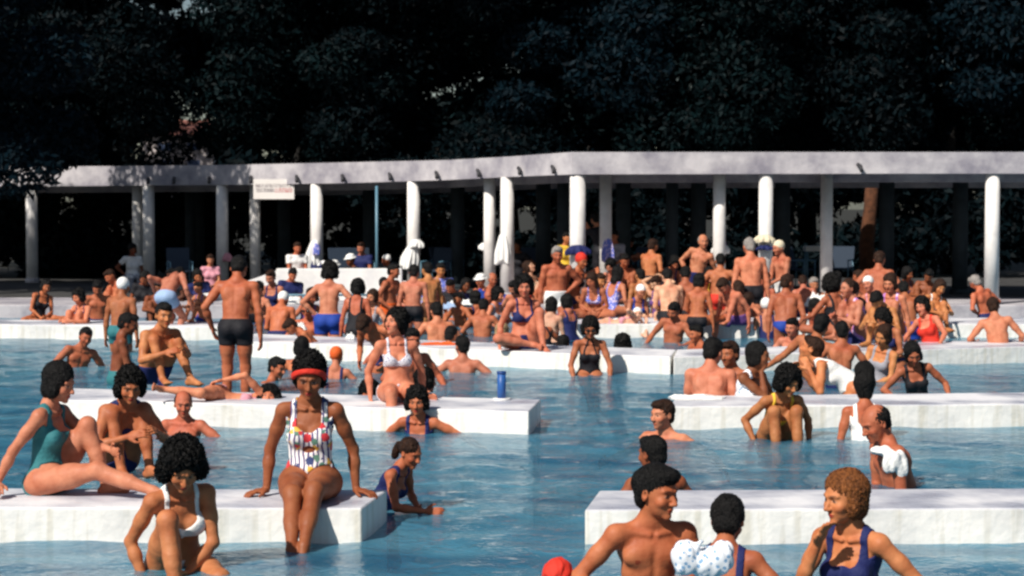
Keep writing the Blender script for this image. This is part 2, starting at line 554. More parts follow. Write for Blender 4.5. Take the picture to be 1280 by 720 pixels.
    for s_ in (-1, 1):
        hj, kn, an, sj, el, wr, lg, ar = jt[s_]
        cone(G, T, c1(0, .02, .375), c1(s_ * sw * .86, .008, .325 + shl), .036, .034, .05)
        dl = .056 if male else .047
        ell(G, T, sj, I3, (dl, dl, dl), .04)
        tk = (1.0 if male else 1.04) * (.5 + .5 * ft)
        Lg = LG[s_]
        cone(G, Lg, hj, hj + (kn - hj) * .55, .092 * tk, .073 * tk, .03)
        cone(G, Lg, hj + (kn - hj) * .5, kn, .076 * tk, .052, .03)
        ell(G, Lg, kn, I3, (.055, .055, .055), .02)
        cdir = nrm(an - kn)
        bk = nrm((hj - an) - ((hj - an) @ cdir) * cdir + 1e-6)
        cone(G, Lg, kn, kn + cdir * .24 + 0 * bk, .050, .044, .03)
        cone(G, Lg, kn + cdir * .06 + bk * .020, kn + cdir * .19 + bk * .012, .040, .040, .03)
        cone(G, Lg, kn + cdir * .2, an, .046, .031, .02)
        # foot
        if len(lg) > 2: fd = nrm(RY @ V(s_ * lg[2][0], -lg[2][1], lg[2][2]))
        else:
            fd = nrm(RY @ V(s_ * .2, -1, -.05))
            fd = nrm(fd - .55 * (fd @ cdir) * cdir + .25 * cdir * (0 if abs(cdir[2]) > .93 else 1))
        dn = nrm(cdir - (cdir @ fd) * fd)
        heel = an + dn * .045 - fd * .03
        ball = an + dn * .052 + fd * .125
        ell(G, Lg, heel, I3, (.032, .032, .032), .02)
        cone(G, Lg, an + dn * .005, ball, .034, .024, .02)
        cone(G, Lg, heel, ball, .028, .026, .02)
        wv = nrm(np.cross(fd, dn))
        for q in range(5):
            o = (q - 2) * .0165
            ln = (.045, .042, .038, .034, .028)[q if (wv @ (RY @ V(s_, 0, 0))) > 0 else 4 - q]
            cone(G, Lg, ball + wv * o, ball + wv * o * 1.1 + fd * ln, .013, .0105, .006)
        # arm
        ra = (.047, .037, .038, .026) if male else (.041, .032, .033, .022)
        ra = [q * (.6 + .4 * ft) for q in ra]
        cone(G, A, sj, sj + (el - sj) * .5, ra[0] * 1.08, ra[0], .02)
        cone(G, A, sj + (el - sj) * .45, el, ra[0], ra[1], .02)
        cone(G, A, el, el + (wr - el) * .35, ra[1], ra[2] * 1.05, .02)
        cone(G, A, el + (wr - el) * .3, wr, ra[2] * 1.03, ra[3], .02)
        fdv = nrm(wr - el)
        hd = nrm(RY @ V(s_ * ar[2][0], -ar[2][1], ar[2][2])) if len(ar) > 2 else fdv
        if len(ar) > 3: pn = RY @ V(s_ * ar[3][0], -ar[3][1], ar[3][2])
        elif isinstance(arms[0 if s_ < 0 else 1], str) and arms[0 if s_ < 0 else 1] in ('prop', 'propback'):
            hd = nrm(RY @ V(s_ * .75, -.5, -.08)); pn = V(0, 0, -1.)
        else: pn = RY @ V(-s_, -.15, -.2)
        pn = nrm(pn - (pn @ hd) * hd)
        wd = np.cross(hd, pn)
        Rh = np.stack([hd, wd, pn], 1)
        ell(G, A, wr + hd * .048, Rh, (.050, .040, .017), .015)
        thumb_side = 1 if (wd @ (RY @ V(0, -1, .3))) > 0 else -1
        fr_ = .0095 if h < .008 else .0115
        cu = ar[4] if len(ar) > 4 else .5
        for q in range(4):
            o = (q - 1.5) * .0195 * thumb_side * -1
            b0 = wr + hd * .088 + wd * o
            L1 = (.036, .042, .039, .031)[q]
            d1 = nrm(hd * math.cos(cu * .5) + pn * math.sin(cu * .5) + wd * o * 1.5)
            d2 = nrm(hd * math.cos(cu * 1.5) + pn * math.sin(cu * 1.5) + wd * o * 1.5)
            cone(G, A, b0, b0 + d1 * L1, fr_, fr_ * .95, .006)
            cone(G, A, b0 + d1 * L1, b0 + d1 * L1 + d2 * L1 * .85, fr_ * .95, fr_ * .8, .003)
        tb = wr + hd * .025 + wd * .030 * thumb_side
        t1 = tb + nrm(hd * .75 + wd * thumb_side * .65 + pn * .25) * .042
        cone(G, A, tb, t1, .014, .011, .01)
        cone(G, A, t1, t1 + nrm(hd * .95 + wd * thumb_side * .25 + pn * .3) * .028, .011, .009, .004)
    # head
    hs = 1.05 if male else 1.02
    def S(c, r, kk=.015, cut=False, R=R2): ell(G, H, c2(*[q * hs for q in c]), R, [q * hs for q in r], kk, cut)
    S((0, .018, .035), (.076, .093, .087))
    S((0, -.020, .0), (.066, .072, .090), .03)
    S((0, -.030, -.055), (.050, .055, .052), .03)
    S((0, -.074, -.092), (.021, .018, .018), .02)
    for s_ in (-1, 1):
        S((s_ * .040, -.062, -.022), (.026, .025, .024), .02)
        cone(G, H, c2(s_ * .014 * hs, -.090 * hs, .030 * hs), c2(s_ * .046 * hs, -.074 * hs, .030 * hs), .010, .009, .012)
        S((s_ * .031, -.094, .010), (.019, .018, .013), .012, True)
        S((s_ * .031, -.072, .009), (.0150, .0150, .0135), .003)
        Re = R2 @ rz(s_ * .35)
        S((s_ * .076, .012, -.002), (.011, .020, .032), .006, False, Re)
        S((s_ * .083, .006, .002), (.006, .010, .016), .004, True, Re)
    cone(G, H, c2(0, -.084 * hs, .018 * hs), c2(0, -.112 * hs, -.026 * hs), .0085, .0125, .010)
    for s_ in (-1, 1): S((s_ * .012, -.100, -.030), (.009, .010, .008), .006)
    S((0, -.087, -.056), (.022, .012, .0065), .005)
    S((0, -.084, -.067), (.019, .012, .0075), .004)
    S((0, -.101, -.0615), (.022, .006, .0022), .002, True)
    for s_ in (-1, 1):
        cone(G, T, c1(s_ * .022, -.052, .330), c1(s_ * sw * .80, -.010, .346 + shl), .009, .010, .026)
    cone(G, T, c1(0, .118 if male else .102, .05), c1(0, .108 if male else .092, .31), .012, .010, .028, True)
    if male:
        cone(G, T, c1(0, -.112, .12), c1(0, -.100, .27), .008, .008, .025, True)
        for s_ in (-1, 1): ell(G, T, c1(s_ * .078, .086, .235), R1 @ rz(s_ * .3), (.042, .014, .062), .025)
    # union
    TL = smin(LG[-1], LG[1], .012)
    TL = smin(T, TL, .035)
    B = smin(TL, A, .016)
    B = smin(B, H, .016)
    X, Y, Z = G.full()
    nv_ = R0 @ V(0, -.125 * ft, .055)
    P, Q = nets(G, B)
    P = relax(P, Q, 1, .35)
    bm = mesh_np('person', P * k, Q)
    body = put('person', bm, SKIN, None, tuple(org), label=label, cat='person', group=group)
    # skin tones as real colour of the body: lips, brows, eyes, nails stay with it
    base = np.array(SKT[skin]) * rs.uniform(.85, 1.12) * (1 + rs.uniform(-.06, .06, 3))
    C = np.ones((len(P), 4)); C[:, :3] = base
    # uneven tan: warmer shoulders and upper back, paler flanks and thighs
    blot = wob(P[:, 0], P[:, 1], P[:, 2], 9, seed, 5)[:, None]
    C[:, :3] *= 1 + .20 * blot * np.array([.6, 1, 1.1])
    cl0 = (P - W1) @ R1
    up = np.clip(1 - np.sqrt((cl0[:, 0] / .22) ** 2 + ((cl0[:, 2] - .33) / .10) ** 2), 0, 1)[:, None]
    C[:, :3] *= 1 - up * rs.uniform(.0, .35) * np.array([.25, 1, 1])
    hl = (P - HC) @ R2 / hs
    def spot(c, r, colr, a=1.0):
        d = np.sqrt((((hl - np.array(c)) / np.array(r)) ** 2).sum(1))
        w = np.clip((1.15 - d) / .3, 0, 1)[:, None] * a
        C[:, :3] = C[:, :3] * (1 - w) + np.array(colr) * w
    dk = np.array([.02, .012, .01])
    lip = base * np.array([.85, .32, .35]) if male else np.array([.42, .04, .035])
    spot((0, -.095, -.061), (.021, .02, .0105), lip, .9)
    for s_ in (-1, 1):
        spot((s_ * .031, -.085, .007), (.0155, .02, .0058), (.45, .38, .33), .55)
        spot((s_ * .031, -.088, .008), (.0085, .02, .0068), dk, .95)
        spot((s_ * .031, -.09, .0155), (.0175, .02, .003), dk, .8)
        spot((s_ * .033, -.09, .033), (.021, .022, .0045), dk, .75)
        spot((s_ * .045, -.07, -.025), (.03, .04, .02), base * np.array([1.05, .75, .72]), .35)
    if male:
        if rs.random() < .5 and hair[1] in ('black', 'brown'):
            spot((0, -.06, -.075), (.06, .07, .045), base * .55, .45)
        cl = (P - W1) @ R1
        for s_ in (-1, 1):
            d = np.sqrt(((cl - np.array([s_ * .085, -.10, .21])) ** 2 / np.array([.014, .05, .014]) ** 2).sum(1))
            C[d < 1, :3] = base * np.array([.6, .35, .35])
    ca = bm.color_attributes.new("tone", 'FLOAT_COLOR', 'POINT')
    ca.data.foreach_set("color", C.astype(np.float32).ravel())
    # --- children
    hb = G.block(HC - .34, HC + .34)
    def child(name, F, colr, sl=None, rlx=1, fuzz=0):
        g = G
        if sl is not None:
            g = Grid.__new__(Grid); g.h = G.h; g.lo = np.array([G.ax[i][sl[i].start] for i in range(3)], float)
            F = F[sl] if F.shape == tuple(G.n) else F
        r = nets(g, F)
        if r is None: return None
        p, q = r
        p = relax(p, q, rlx, .4)
        if fuzz: p = p + rs.normal(size=p.shape) * fuzz * (1 + min(1, h / .012))
        return put(name, mesh_np(name, p * k, q), colr, body)
    if hair:
        style, hc = hair[0], hair[1]
        sl, x0, y0, z0 = hb
        x, y, z = fr(x0, y0, z0, HC, R2)
        x, y, z = x / hs, y / hs, z / hs
        HF = np.full(x.shape, BIG, np.float32)
        def e(c, r, kk=.02, cut=False):
            nonlocal HF
            xx, yy, zz = x - c[0], y - c[1], z - c[2]
            k0 = np.sqrt((xx / r[0]) ** 2 + (yy / r[1]) ** 2 + (zz / r[2]) ** 2)
            k1 = np.sqrt((xx / r[0] ** 2) ** 2 + (yy / r[1] ** 2) ** 2 + (zz / r[2] ** 2) ** 2) + 1e-6
            d = k0 * (k0 - 1) / k1
            HF = smax(HF, -d, kk) if cut else smin(HF, d, kk)
        nz, nfq = .004, 60
        face = [((0, -.114, -.026), (.064, .060, .108))]
        if style == 'short':
            e((0, .020, .040), (.083, .099, .093)); e((0, .055, -.03), (.062, .055, .05)); e((0, -.05, .095), (.055, .045, .035))
            HF = np.maximum(HF, -(z + .055 + .5 * np.minimum(y, .03)))
            e((0, -.085, -.04), (.072, .070, .100), .008, True)
            for s_ in (-1, 1): e((s_ * .085, -.01, -.03), (.03, .04, .035), .008, True)
            face = []
        elif style == 'balding':
            e((0, .022, .030), (.082, .097, .085)); e((0, .055, -.03), (.06, .05, .05))
            HF = np.maximum(HF, -(z + .055))
            e((0, -.065, .10), (.070, .10, .075), .01, True); e((0, -.085, -.02), (.072, .078, .10), .008, True); face = []
            for s_ in (-1, 1): e((s_ * .085, -.01, -.03), (.03, .04, .035), .008, True)
        elif style == 'bob':
            e((0, .022, .042), (.094, .108, .102)); e((-.0, .05, -.045), (.083, .062, .075), .03)
            for s_ in (-1, 1): e((s_ * .066, .0, -.03), (.030, .045, .062), .02)
            nz = .006
        elif style == 'curly':
            e((0, .025, .050), (.101, .112, .103)); e((0, .055, -.04), (.085, .062, .074), .03)
            for s_ in (-1, 1): e((s_ * .078, .0, -.015), (.038, .055, .062), .02)
            nz, nfq = .010, 75
        elif style == 'big':
            e((0, .03, .055), (.116, .122, .113)); e((0, .045, -.035), (.108, .082, .085), .04)
            for s_ in (-1, 1): e((s_ * .095, .0, -.01), (.04, .06, .07), .02)
            nz, nfq = .013, 60
        elif style == 'tall':
            e((0, .03, .055), (.098, .112, .105)); e((0, .04, .16), (.085, .085, .09), .05); e((0, .05, -.03), (.078, .06, .07), .03); nz = .008
        elif style == 'updo':
            e((0, .030, .062), (.098, .106, .100)); e((0, .06, -.03), (.078, .06, .07), .03)
            for s_ in (-1, 1): e((s_ * .070, .02, -.01), (.028, .045, .05), .02)
            nz, nfq = .008, 70; face = [((0, -.125, -.02), (.070, .075, .118))]
        elif style == 'thick':
            e((0, .022, .043), (.089, .105, .099)); e((0, .058, -.04), (.070, .052, .058)); e((0, -.055, .095), (.058, .048, .034))
            HF = np.maximum(HF, -(z + .070 + .5 * np.minimum(y, .03)))
            e((0, -.095, -.045), (.075, .074, .105), .010, True); face = []
            for s_ in (-1, 1): e((s_ * .090, -.015, -.035), (.03, .038, .036), .008, True)
            nz = .006
        elif style == 'bun':
            e((0, .020, .040), (.085, .101, .095)); e((0, .125, .045), (.042, .042, .042), .02); e((0, .06, -.02), (.06, .05, .05)); nz = .005
        elif style == 'pony':
            e((0, .020, .040), (.084, .100, .094)); e((0, .115, .02), (.035, .05, .035), .02); e((0, .15, -.045), (.028, .03, .075), .02); nz = .007
        elif style == 'long':
            e((0, .022, .042), (.093, .107, .100)); e((0, .065, -.10), (.085, .050, .14), .04)
            for s_ in (-1, 1): e((s_ * .068, .01, -.07), (.026, .04, .10), .02)
            nz = .008
        elif style == 'cap':
            e((0, .018, .036), (.084, .101, .096)); HF = np.maximum(HF, -(z + .045 - .9 * (-y - .02) * (y < 0) + 0 * x)); nz = .0012; face = [((0, -.12, -.05), (.075, .055, .095))]
        elif style == 'scarf':
            e((0, .022, .045), (.090, .106, .100)); e((0, .105, -.02), (.03, .04, .03), .03); HF = np.maximum(HF, -(z + .05 - .9 * (-y - .02) * (y < 0) + 0 * x)); nz = .004; face = [((0, -.12, -.05), (.075, .055, .095))]
        elif style == 'flower':
            e((0, .018, .045), (.096, .112, .105)); HF = np.maximum(HF, -(z + .045)); nz, nfq = .016, 90; face = [((0, -.12, -.05), (.075, .055, .095))]
        elif style == 'hat':
            e((0, .015, .085), (.092, .108, .062)); e((0, .005, .052), (.150, .165, .010), .012); nz = .001; face = []
        elif style == 'cloth':
            e((0, .02, .05), (.095, .110, .100)); e((0, .09, -.05), (.09, .05, .12), .04); nz = .006
        for c_, r_ in face: e(c_, r_, .010, True)
        HF = HF + np.float32(nz) * wob(x, y, z, nfq, seed, 6).astype(np.float32)
        if style not in ('cap', 'hat', 'short', 'balding', 'scarf', 'flower'): HF = HF + np.float32(.016) * wob(x, y, z, 16, seed + 5, 4).astype(np.float32)
        elif style == 'short': HF = HF + np.float32(.007) * wob(x, y, z, 24, seed + 5, 4).astype(np.float32)
        inner = H[sl] - .0015
        for c_, r_ in face: e(c_, r_, .006, True)
        HF = np.maximum(HF, -inner - .03)
        isc = style in ('cap', 'scarf', 'flower', 'hat', 'cloth')
        HF = HF.astype(np.float32)
        mt = CLOTH[hc] if isc else HAIR[hc]
        nm = {'cap': 'swim_cap', 'scarf': 'head_scarf', 'flower': 'ruffled_swim_cap', 'hat': 'sun_hat', 'cloth': 'head_towel'}.get(style, 'hair')
        child(nm, HF, mt, sl, 1 if nz < .006 else 0, 0 if isc else .0034 if style in ('curly', 'big', 'updo') else .0014)
        if isc and style == 'hat':
            HF = np.full(x.shape, BIG, np.float32)
            e((0, .028, .02), (.082, .095, .08)); e((0, .055, -.03), (.062, .05, .05)); HF = np.maximum(HF, z - .055 + 0 * x + 0 * y)
            e((0, -.085, -.03), (.074, .080, .11), .008, True); child('hair', HF.astype(np.float32), HAIR['brown'], sl)
    bb = G.block(np.min([W1, R0 @ V(0, 0, -.1), c1(0, 0, .4)], 0) - .46, np.max([W1, R0 @ V(0, 0, -.1), c1(0, 0, .4)], 0) + .46)
    sl, x0, y0, z0 = bb
    Tb = TL[sl]
    TLm = T[sl] - np.minimum(LG[-1][sl], LG[1][sl])      # above 0 where a leg is nearer than the trunk
    px_, py_, pz_ = fr(x0, y0, z0, V(0, 0, 0), R0)
    cx_, cy_, cz_ = fr(x0, y0, z0, W1, R1)
    def legcut(c, f):
        m = None
        for s_ in (-1, 1):
            hj, kn = jt[s_][0], jt[s_][1]
            d = nrm(kn - hj)
            x, y, z = x0 - np.float32(hj[0]), y0 - np.float32(hj[1]), z0 - np.float32(hj[2])
            ow = R0 @ V(s_, 0, 0)
            v = (x * d[0] + y * d[1] + z * d[2]) + f * (x * ow[0] + y * ow[1] + z * ow[2]) - c
            v = np.where(px_ * s_ > -.012, v, -1)
            m = v if m is None else np.maximum(m, v)
        return np.minimum(m, TLm + .02)
    for w in wear:
        kind, colr = w[0], CLOTH[w[1]]
        fat_t = .007
        if kind == 'trunks':
            reg = np.maximum(pz_ - .075, legcut(.17, 0)); F = np.maximum(Tb - .010, reg)
        elif kind == 'briefs':
            reg = np.maximum(pz_ - .055, legcut(.045, .55)); F = np.maximum(Tb - fat_t, reg)
        elif kind == 'bottom':
            reg = np.maximum(pz_ - .05, legcut(.035, .65)); F = np.maximum(Tb - fat_t, reg)
        elif kind == 'top':
            u = .5 * np.abs(cx_) + cz_
            front = np.maximum(np.maximum(.118 - cz_, cz_ - .235), (cz_ - .165) - .85 * np.abs(cx_) - .0)
            back = np.maximum(np.abs(cz_ - .145) - .022, -cy_)
            strap = np.maximum(np.abs(np.abs(cx_) - .085) - .013, .19 - cz_)
            reg = np.minimum(np.minimum(np.maximum(front, cy_), back), strap)
            reg = np.maximum(np.maximum(reg, np.abs(cx_) - .142), TLm)
            F = np.maximum(Tb - fat_t, reg)
        elif kind == 'bandeau':
            reg = np.maximum(np.maximum(np.abs(cz_ - .172) - .050, np.abs(cx_) - .15), TLm); F = np.maximum(Tb - fat_t, reg)
        elif kind in ('onepiece', 'lowback', 'halter'):
            neckf = cz_ - .215 - (0 if kind == 'halter' else .55) * np.maximum(0, np.abs(cx_) - .05)
            low_b = .10 if kind != 'onepiece' else .20
            neckb = cz_ - low_b - 1.0 * np.maximum(0, np.abs(cx_) - (.02 if kind == 'lowback' else .05))
            up = np.where(cy_ < 0, neckf, neckb)
            if kind == 'halter': strap = np.maximum(np.abs(np.abs(cx_) - (.085 - .35 * (cz_ - .2))) - .012, np.maximum(.19 - cz_, cy_ - .02))
            else: strap = np.maximum(np.abs(np.abs(cx_) - .092) - .019, .12 - cz_)
            up = np.minimum(up, strap)
            reg = np.maximum(np.maximum(up, legcut(.05, .5)), np.abs(cx_) - .142)
            F = np.maximum(Tb - fat_t, reg)
        elif kind == 'keyhole':
            neckf = np.minimum(cz_ - .20 - .75 * np.maximum(0, np.abs(cx_) - .02), 9)
            up = np.where(cy_ < 0, neckf, cz_ - .22)
            strap = np.maximum(np.abs(np.abs(cx_) - .092) - .019, .12 - cz_)
            up = np.minimum(up, strap)
            hole = .030 - np.sqrt((cx_ * .75) ** 2 + ((cz_ - .098) * 1.5) ** 2); hole = np.where(cy_ < 0, hole, -1)
            reg = np.maximum(np.maximum(np.maximum(up, legcut(.055, .38)), hole), np.abs(cx_) - .142)
            F = np.maximum(Tb - .008, reg)
        elif kind in ('shirt', 'dress'):
            AB = smin(TL, A, .03)[sl]
            el_cut = None
            reg = np.maximum(cz_ - .375, (-.02 - pz_) if kind == 'shirt' else legcut(.30, 0))
            for s_ in (-1, 1):
                sj, el = jt[s_][3], jt[s_][4]; d = nrm(el - sj)
                v = (x0 - sj[0]) * d[0] + (y0 - sj[1]) * d[1] + (z0 - sj[2]) * d[2]
                near = ((x0 - sj[0]) ** 2 + (y0 - sj[1]) ** 2 + (z0 - sj[2]) ** 2) 
                reg = np.maximum(reg, np.where((A[sl] < T[sl]) & (v > .15), .02, -1))
            F = np.maximum(AB - .016 - .004 * wob(x0, y0, z0, 35, seed), reg)
        elif kind == 'trousers':
            reg = pz_ - .08; F = np.maximum(Tb - .016, reg)
        child({'top': 'bikini_top', 'bottom': 'bikini_bottom', 'bandeau': 'bikini_top', 'trunks': 'trunks', 'briefs': 'trunks', 'shirt': 'shirt', 'dress': 'dress', 'trousers': 'trousers'}.get(kind, 'swimsuit'),
              np.asarray(F, np.float32) + 0 * Tb, colr, sl, 1)
    # extras worn on the head
    g2 = Grid(HC - .16, HC + .16, max(.0045, h * .6)) if extra else None
    for x_ in (extra or ()):
        F = g2.new()
        if x_[0] == 'sunglasses':
            for s_ in (-1, 1):
                ell(g2, F, c2(s_ * .034 * hs, -.100 * hs, .010 * hs), R2, (.027, .010, .019), .003)
                cone(g2, F, c2(s_ * .058 * hs, -.092 * hs, .016 * hs), c2(s_ * .083 * hs, .0, .012 * hs), .0045, .004, .004)
            cone(g2, F, c2(-.015, -.106 * hs, .014), c2(.015, -.106 * hs, .014), .005, .005, .004)
            mt, nm = mat('dark_lens', (.01, .01, .01), rough=.12, spec=.6), 'sunglasses'
        elif x_[0] == 'headband':
            Xg, Yg, Zg = g2.full()
            x, y, z = fr(Xg, Yg, Zg, HC, R2)
            zz = (z + .95 * y) / 1.38
            d = np.sqrt((x / .105) ** 2 + ((y - .02) / .118) ** 2 + ((z - .045) / .112) ** 2) - 1
            F = np.maximum(np.abs(d * .1) - .008, np.abs(zz) - .014).astype(np.float32)
            mt, nm = CLOTH[x_[1]], 'headband'
        r = nets(g2, F)
        if r: put(nm, mesh_np(nm, relax(r[0], r[1]) * k, r[1]), mt, body)
    return body
# ------------------------------------------------------------------ the setting
def box_me(name, lo, hi, bev=.0):
    import bmesh
    bm = bmesh.new()
    bmesh.ops.create_cube(bm, size=1)
    for v in bm.verts:
        v.co = Vector([lo[i] + (v.co[i] + .5) * (hi[i] - lo[i]) for i in range(3)])
    if bev: bmesh.ops.bevel(bm, geom=list(bm.edges), offset=bev, segments=2, affect='EDGES', profile=.6)
    me = bpy.data.meshes.new(name); bm.to_mesh(me); bm.free()
    return me
def prism_me(name, pts, z0, z1, bev=.0, jitter=0):
    import bmesh
    bm = bmesh.new()
    vs = [bm.verts.new((p[0], p[1], z0)) for p in pts]
    f = bm.faces.new(vs)
    if f.normal.z > 0: f.normal_flip()
    r = bmesh.ops.extrude_face_region(bm, geom=[f])
    for e in r['geom']:
        if isinstance(e, bmesh.types.BMVert): e.co.z = z1
    bmesh.ops.recalc_face_normals(bm, faces=list(bm.faces))
    if bev:
        top = [e for e in bm.edges if all(abs(v.co.z - z1) < 1e-5 for v in e.verts)] + [e for e in bm.edges if abs(e.verts[0].co.z - e.verts[1].co.z) > .01]
        bmesh.ops.bevel(bm, geom=top, offset=bev, segments=3, affect='EDGES', profile=.6)
    me = bpy.data.meshes.new(name); bm.to_mesh(me); bm.free()
    return me
def tube_me(name, pts, rad, seg=14, cap=True):
    """tube through points, radius per point"""
    P = [Vector(p) for p in pts]
    if not hasattr(rad, '__len__'): rad = [rad] * len(P)
    vs, fs = [], []
    for i, p in enumerate(P):
        t = ((P[min(i + 1, len(P) - 1)] - P[max(i - 1, 0)])).normalized()
        a = t.cross(Vector((0, 0, 1)) if abs(t.z) < .9 else Vector((1, 0, 0))).normalized(); b = t.cross(a)
        for j in range(seg):
            th = 2 * math.pi * j / seg
            vs.append(p + (a * math.cos(th) + b * math.sin(th)) * rad[i])
    for i in range(len(P) - 1):
        for j in range(seg):
            q = (j + 1) % seg
            fs.append((i * seg + j, i * seg + q, (i + 1) * seg + q, (i + 1) * seg + j))
    if cap:
        fs.append(tuple(range(seg - 1, -1, -1))); fs.append(tuple((len(P) - 1) * seg + j for j in range(seg)))
    me = bpy.data.meshes.new(name); me.from_pydata([tuple(v) for v in vs], [], fs)
    for p in me.polygons: p.use_smooth = len(p.vertices) == 4
    me.update()
    return me
WALLW = mat('white_painted_concrete', (.80, .79, .76), rough=.62, spec=.3, bump=.5, bscale=9, col2=(.66, .66, .66), vscale=2.6)
CONC = mat('weathered_concrete', (.50, .48, .50), rough=.85, spec=.2, bump=.6, bscale=6, col2=(.23, .22, .26), vscale=1.3, detail=8)
def plat_mat():
    """white painted concrete, greyer and wet in patches on the flat top, limescale streaks down the face"""
    m = bpy.data.materials.new('white_platform_concrete'); m.use_nodes = True
    nt = m.node_tree; L = nt.links.new; b = nt.nodes["Principled BSDF"]
    tc = nt.nodes.new("ShaderNodeTexCoord")
    def noise(sc, det=5, vec=None):
        n = nt.nodes.new("ShaderNodeTexNoise"); n.inputs["Scale"].default_value = sc; n.inputs["Detail"].default_value = det
        L(vec or tc.outputs["Object"], n.inputs["Vector"]); return n.outputs["Fac"]
    def ramp(f, p0, c0, p1, c1):
        r = nt.nodes.new("ShaderNodeValToRGB"); r.color_ramp.elements[0].position = p0; r.color_ramp.elements[0].color = (*c0, 1)
        r.color_ramp.elements[1].position = p1; r.color_ramp.elements[1].color = (*c1, 1); L(f, r.inputs[0]); return r.outputs[0]
    side = ramp(noise(2.2, 8), .30, (.66, .66, .64), .55, (.83, .82, .78))
    mp = nt.nodes.new("ShaderNodeMapping"); mp.inputs["Scale"].default_value = (14, 14, 1.2); L(tc.outputs["Object"], mp.inputs[0])
    streak = ramp(noise(1, 4, mp.outputs[0]), .32, (.82, .80, .74), .5, (1, 1, 1))
    mm = nt.nodes.new("ShaderNodeMix"); mm.data_type = 'RGBA'; mm.blend_type = 'MULTIPLY'; mm.inputs[0].default_value = 1
    L(side, mm.inputs[6]); L(streak, mm.inputs[7])
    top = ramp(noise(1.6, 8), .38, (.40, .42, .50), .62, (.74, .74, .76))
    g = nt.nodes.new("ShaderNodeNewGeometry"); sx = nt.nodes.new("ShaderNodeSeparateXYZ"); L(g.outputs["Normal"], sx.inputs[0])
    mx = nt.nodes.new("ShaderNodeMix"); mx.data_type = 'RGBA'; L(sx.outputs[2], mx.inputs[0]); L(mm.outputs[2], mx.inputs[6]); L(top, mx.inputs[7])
    L(mx.outputs[2], b.inputs["Base Color"])
    rr = nt.nodes.new("ShaderNodeMapRange"); rr.inputs[1].default_value = .35; rr.inputs[2].default_value = .65; rr.inputs[3].default_value = .25; rr.inputs[4].default_value = .75
    L(noise(1.6, 8), rr.inputs[0]); L(rr.outputs[0], b.inputs["Roughness"])
    bp = nt.nodes.new("ShaderNodeBump"); bp.inputs["Strength"].default_value = .5; bp.inputs["Distance"].default_value = .02
    L(noise(11, 6), bp.inputs["Height"]); L(bp.outputs[0], b.inputs["Normal"])
    return m
PLAT = plat_mat()
POOLF = mat('pool_floor', (.20, .46, .58), rough=.8, var=.35, vscale=.8)

# ground far and wide, with the basin cut out of it
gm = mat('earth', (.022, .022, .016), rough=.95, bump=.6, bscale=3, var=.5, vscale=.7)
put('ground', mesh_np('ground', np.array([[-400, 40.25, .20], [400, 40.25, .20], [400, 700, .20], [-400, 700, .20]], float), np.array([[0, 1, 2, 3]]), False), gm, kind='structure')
put('pool_floor', mesh_np('pool_floor', np.array([[-60, -15, -.78], [60, -15, -.78], [60, 38.6, -.78], [-60, 38.6, -.78]], float), np.array([[0, 1, 2, 3]]), False), POOLF, kind='structure')

# water: a real wavy sheet with the clear blue body showing the pale walls just below the surface
def water_mat():
    m = bpy.data.materials.new('pool_water'); m.use_nodes = True
    nt = m.node_tree; L = nt.links.new
    nt.nodes.remove(nt.nodes["Principled BSDF"]); out = nt.nodes["Material Output"]
    tc = nt.nodes.new("ShaderNodeTexCoord")
    def nz(sc, sx, sy, det=4):
        mp = nt.nodes.new("ShaderNodeMapping"); mp.inputs["Scale"].default_value = (sx, sy, 1); L(tc.outputs["Object"], mp.inputs[0])
        n = nt.nodes.new("ShaderNodeTexNoise"); n.inputs["Scale"].default_value = sc; n.inputs["Detail"].default_value = det; n.inputs["Distortion"].default_value = .6
        L(mp.outputs[0], n.inputs["Vector"]); return n.outputs["Fac"]
    a = nz(4.5, 1, 1.0); b = nz(15, 1, 1.2, 3)
    ad = nt.nodes.new("ShaderNodeMath"); ad.operation = 'MULTIPLY_ADD'; ad.inputs[1].default_value = .32; L(b, ad.inputs[0]); L(a, ad.inputs[2])
    bp = nt.nodes.new("ShaderNodeBump"); bp.inputs["Strength"].default_value = .7; bp.inputs["Distance"].default_value = .04; L(ad.outputs[0], bp.inputs["Height"])
    r = nt.nodes.new("ShaderNodeValToRGB"); e = r.color_ramp.elements
    e[0].position = .34; e[0].color = (.022, .130, .235, 1); e[1].position = .66; e[1].color = (.100, .305, .425, 1)
    L(nz(1.1, .7, 1.5, 6), r.inputs[0])
    df = nt.nodes.new("ShaderNodeBsdfDiffuse"); L(r.outputs[0], df.inputs[0]); L(bp.outputs[0], df.inputs["Normal"])
    tr = nt.nodes.new("ShaderNodeBsdfTransparent"); tr.inputs[0].default_value = (.55, .80, .92, 1)
    mx = nt.nodes.new("ShaderNodeMixShader"); mx.inputs[0].default_value = .62; L(tr.outputs[0], mx.inputs[1]); L(df.outputs[0], mx.inputs[2])
    gl = nt.nodes.new("ShaderNodeBsdfGlossy"); gl.inputs["Roughness"].default_value = .07; L(bp.outputs[0], gl.inputs["Normal"]); gl.inputs[0].default_value = (1, 1, 1, 1)
    fz = nt.nodes.new("ShaderNodeFresnel"); fz.inputs[0].default_value = 1.33; L(bp.outputs[0], fz.inputs["Normal"])
    m2 = nt.nodes.new("ShaderNodeMixShader"); fm = nt.nodes.new('ShaderNodeMath'); fm.operation = 'MULTIPLY'; fm.inputs[1].default_value = .72; L(fz.outputs[0], fm.inputs[0]); L(fm.outputs[0], m2.inputs[0]); L(mx.outputs[0], m2.inputs[1]); L(gl.outputs[0], m2.inputs[2])
    L(m2.outputs[0], out.inputs[0])
    return m
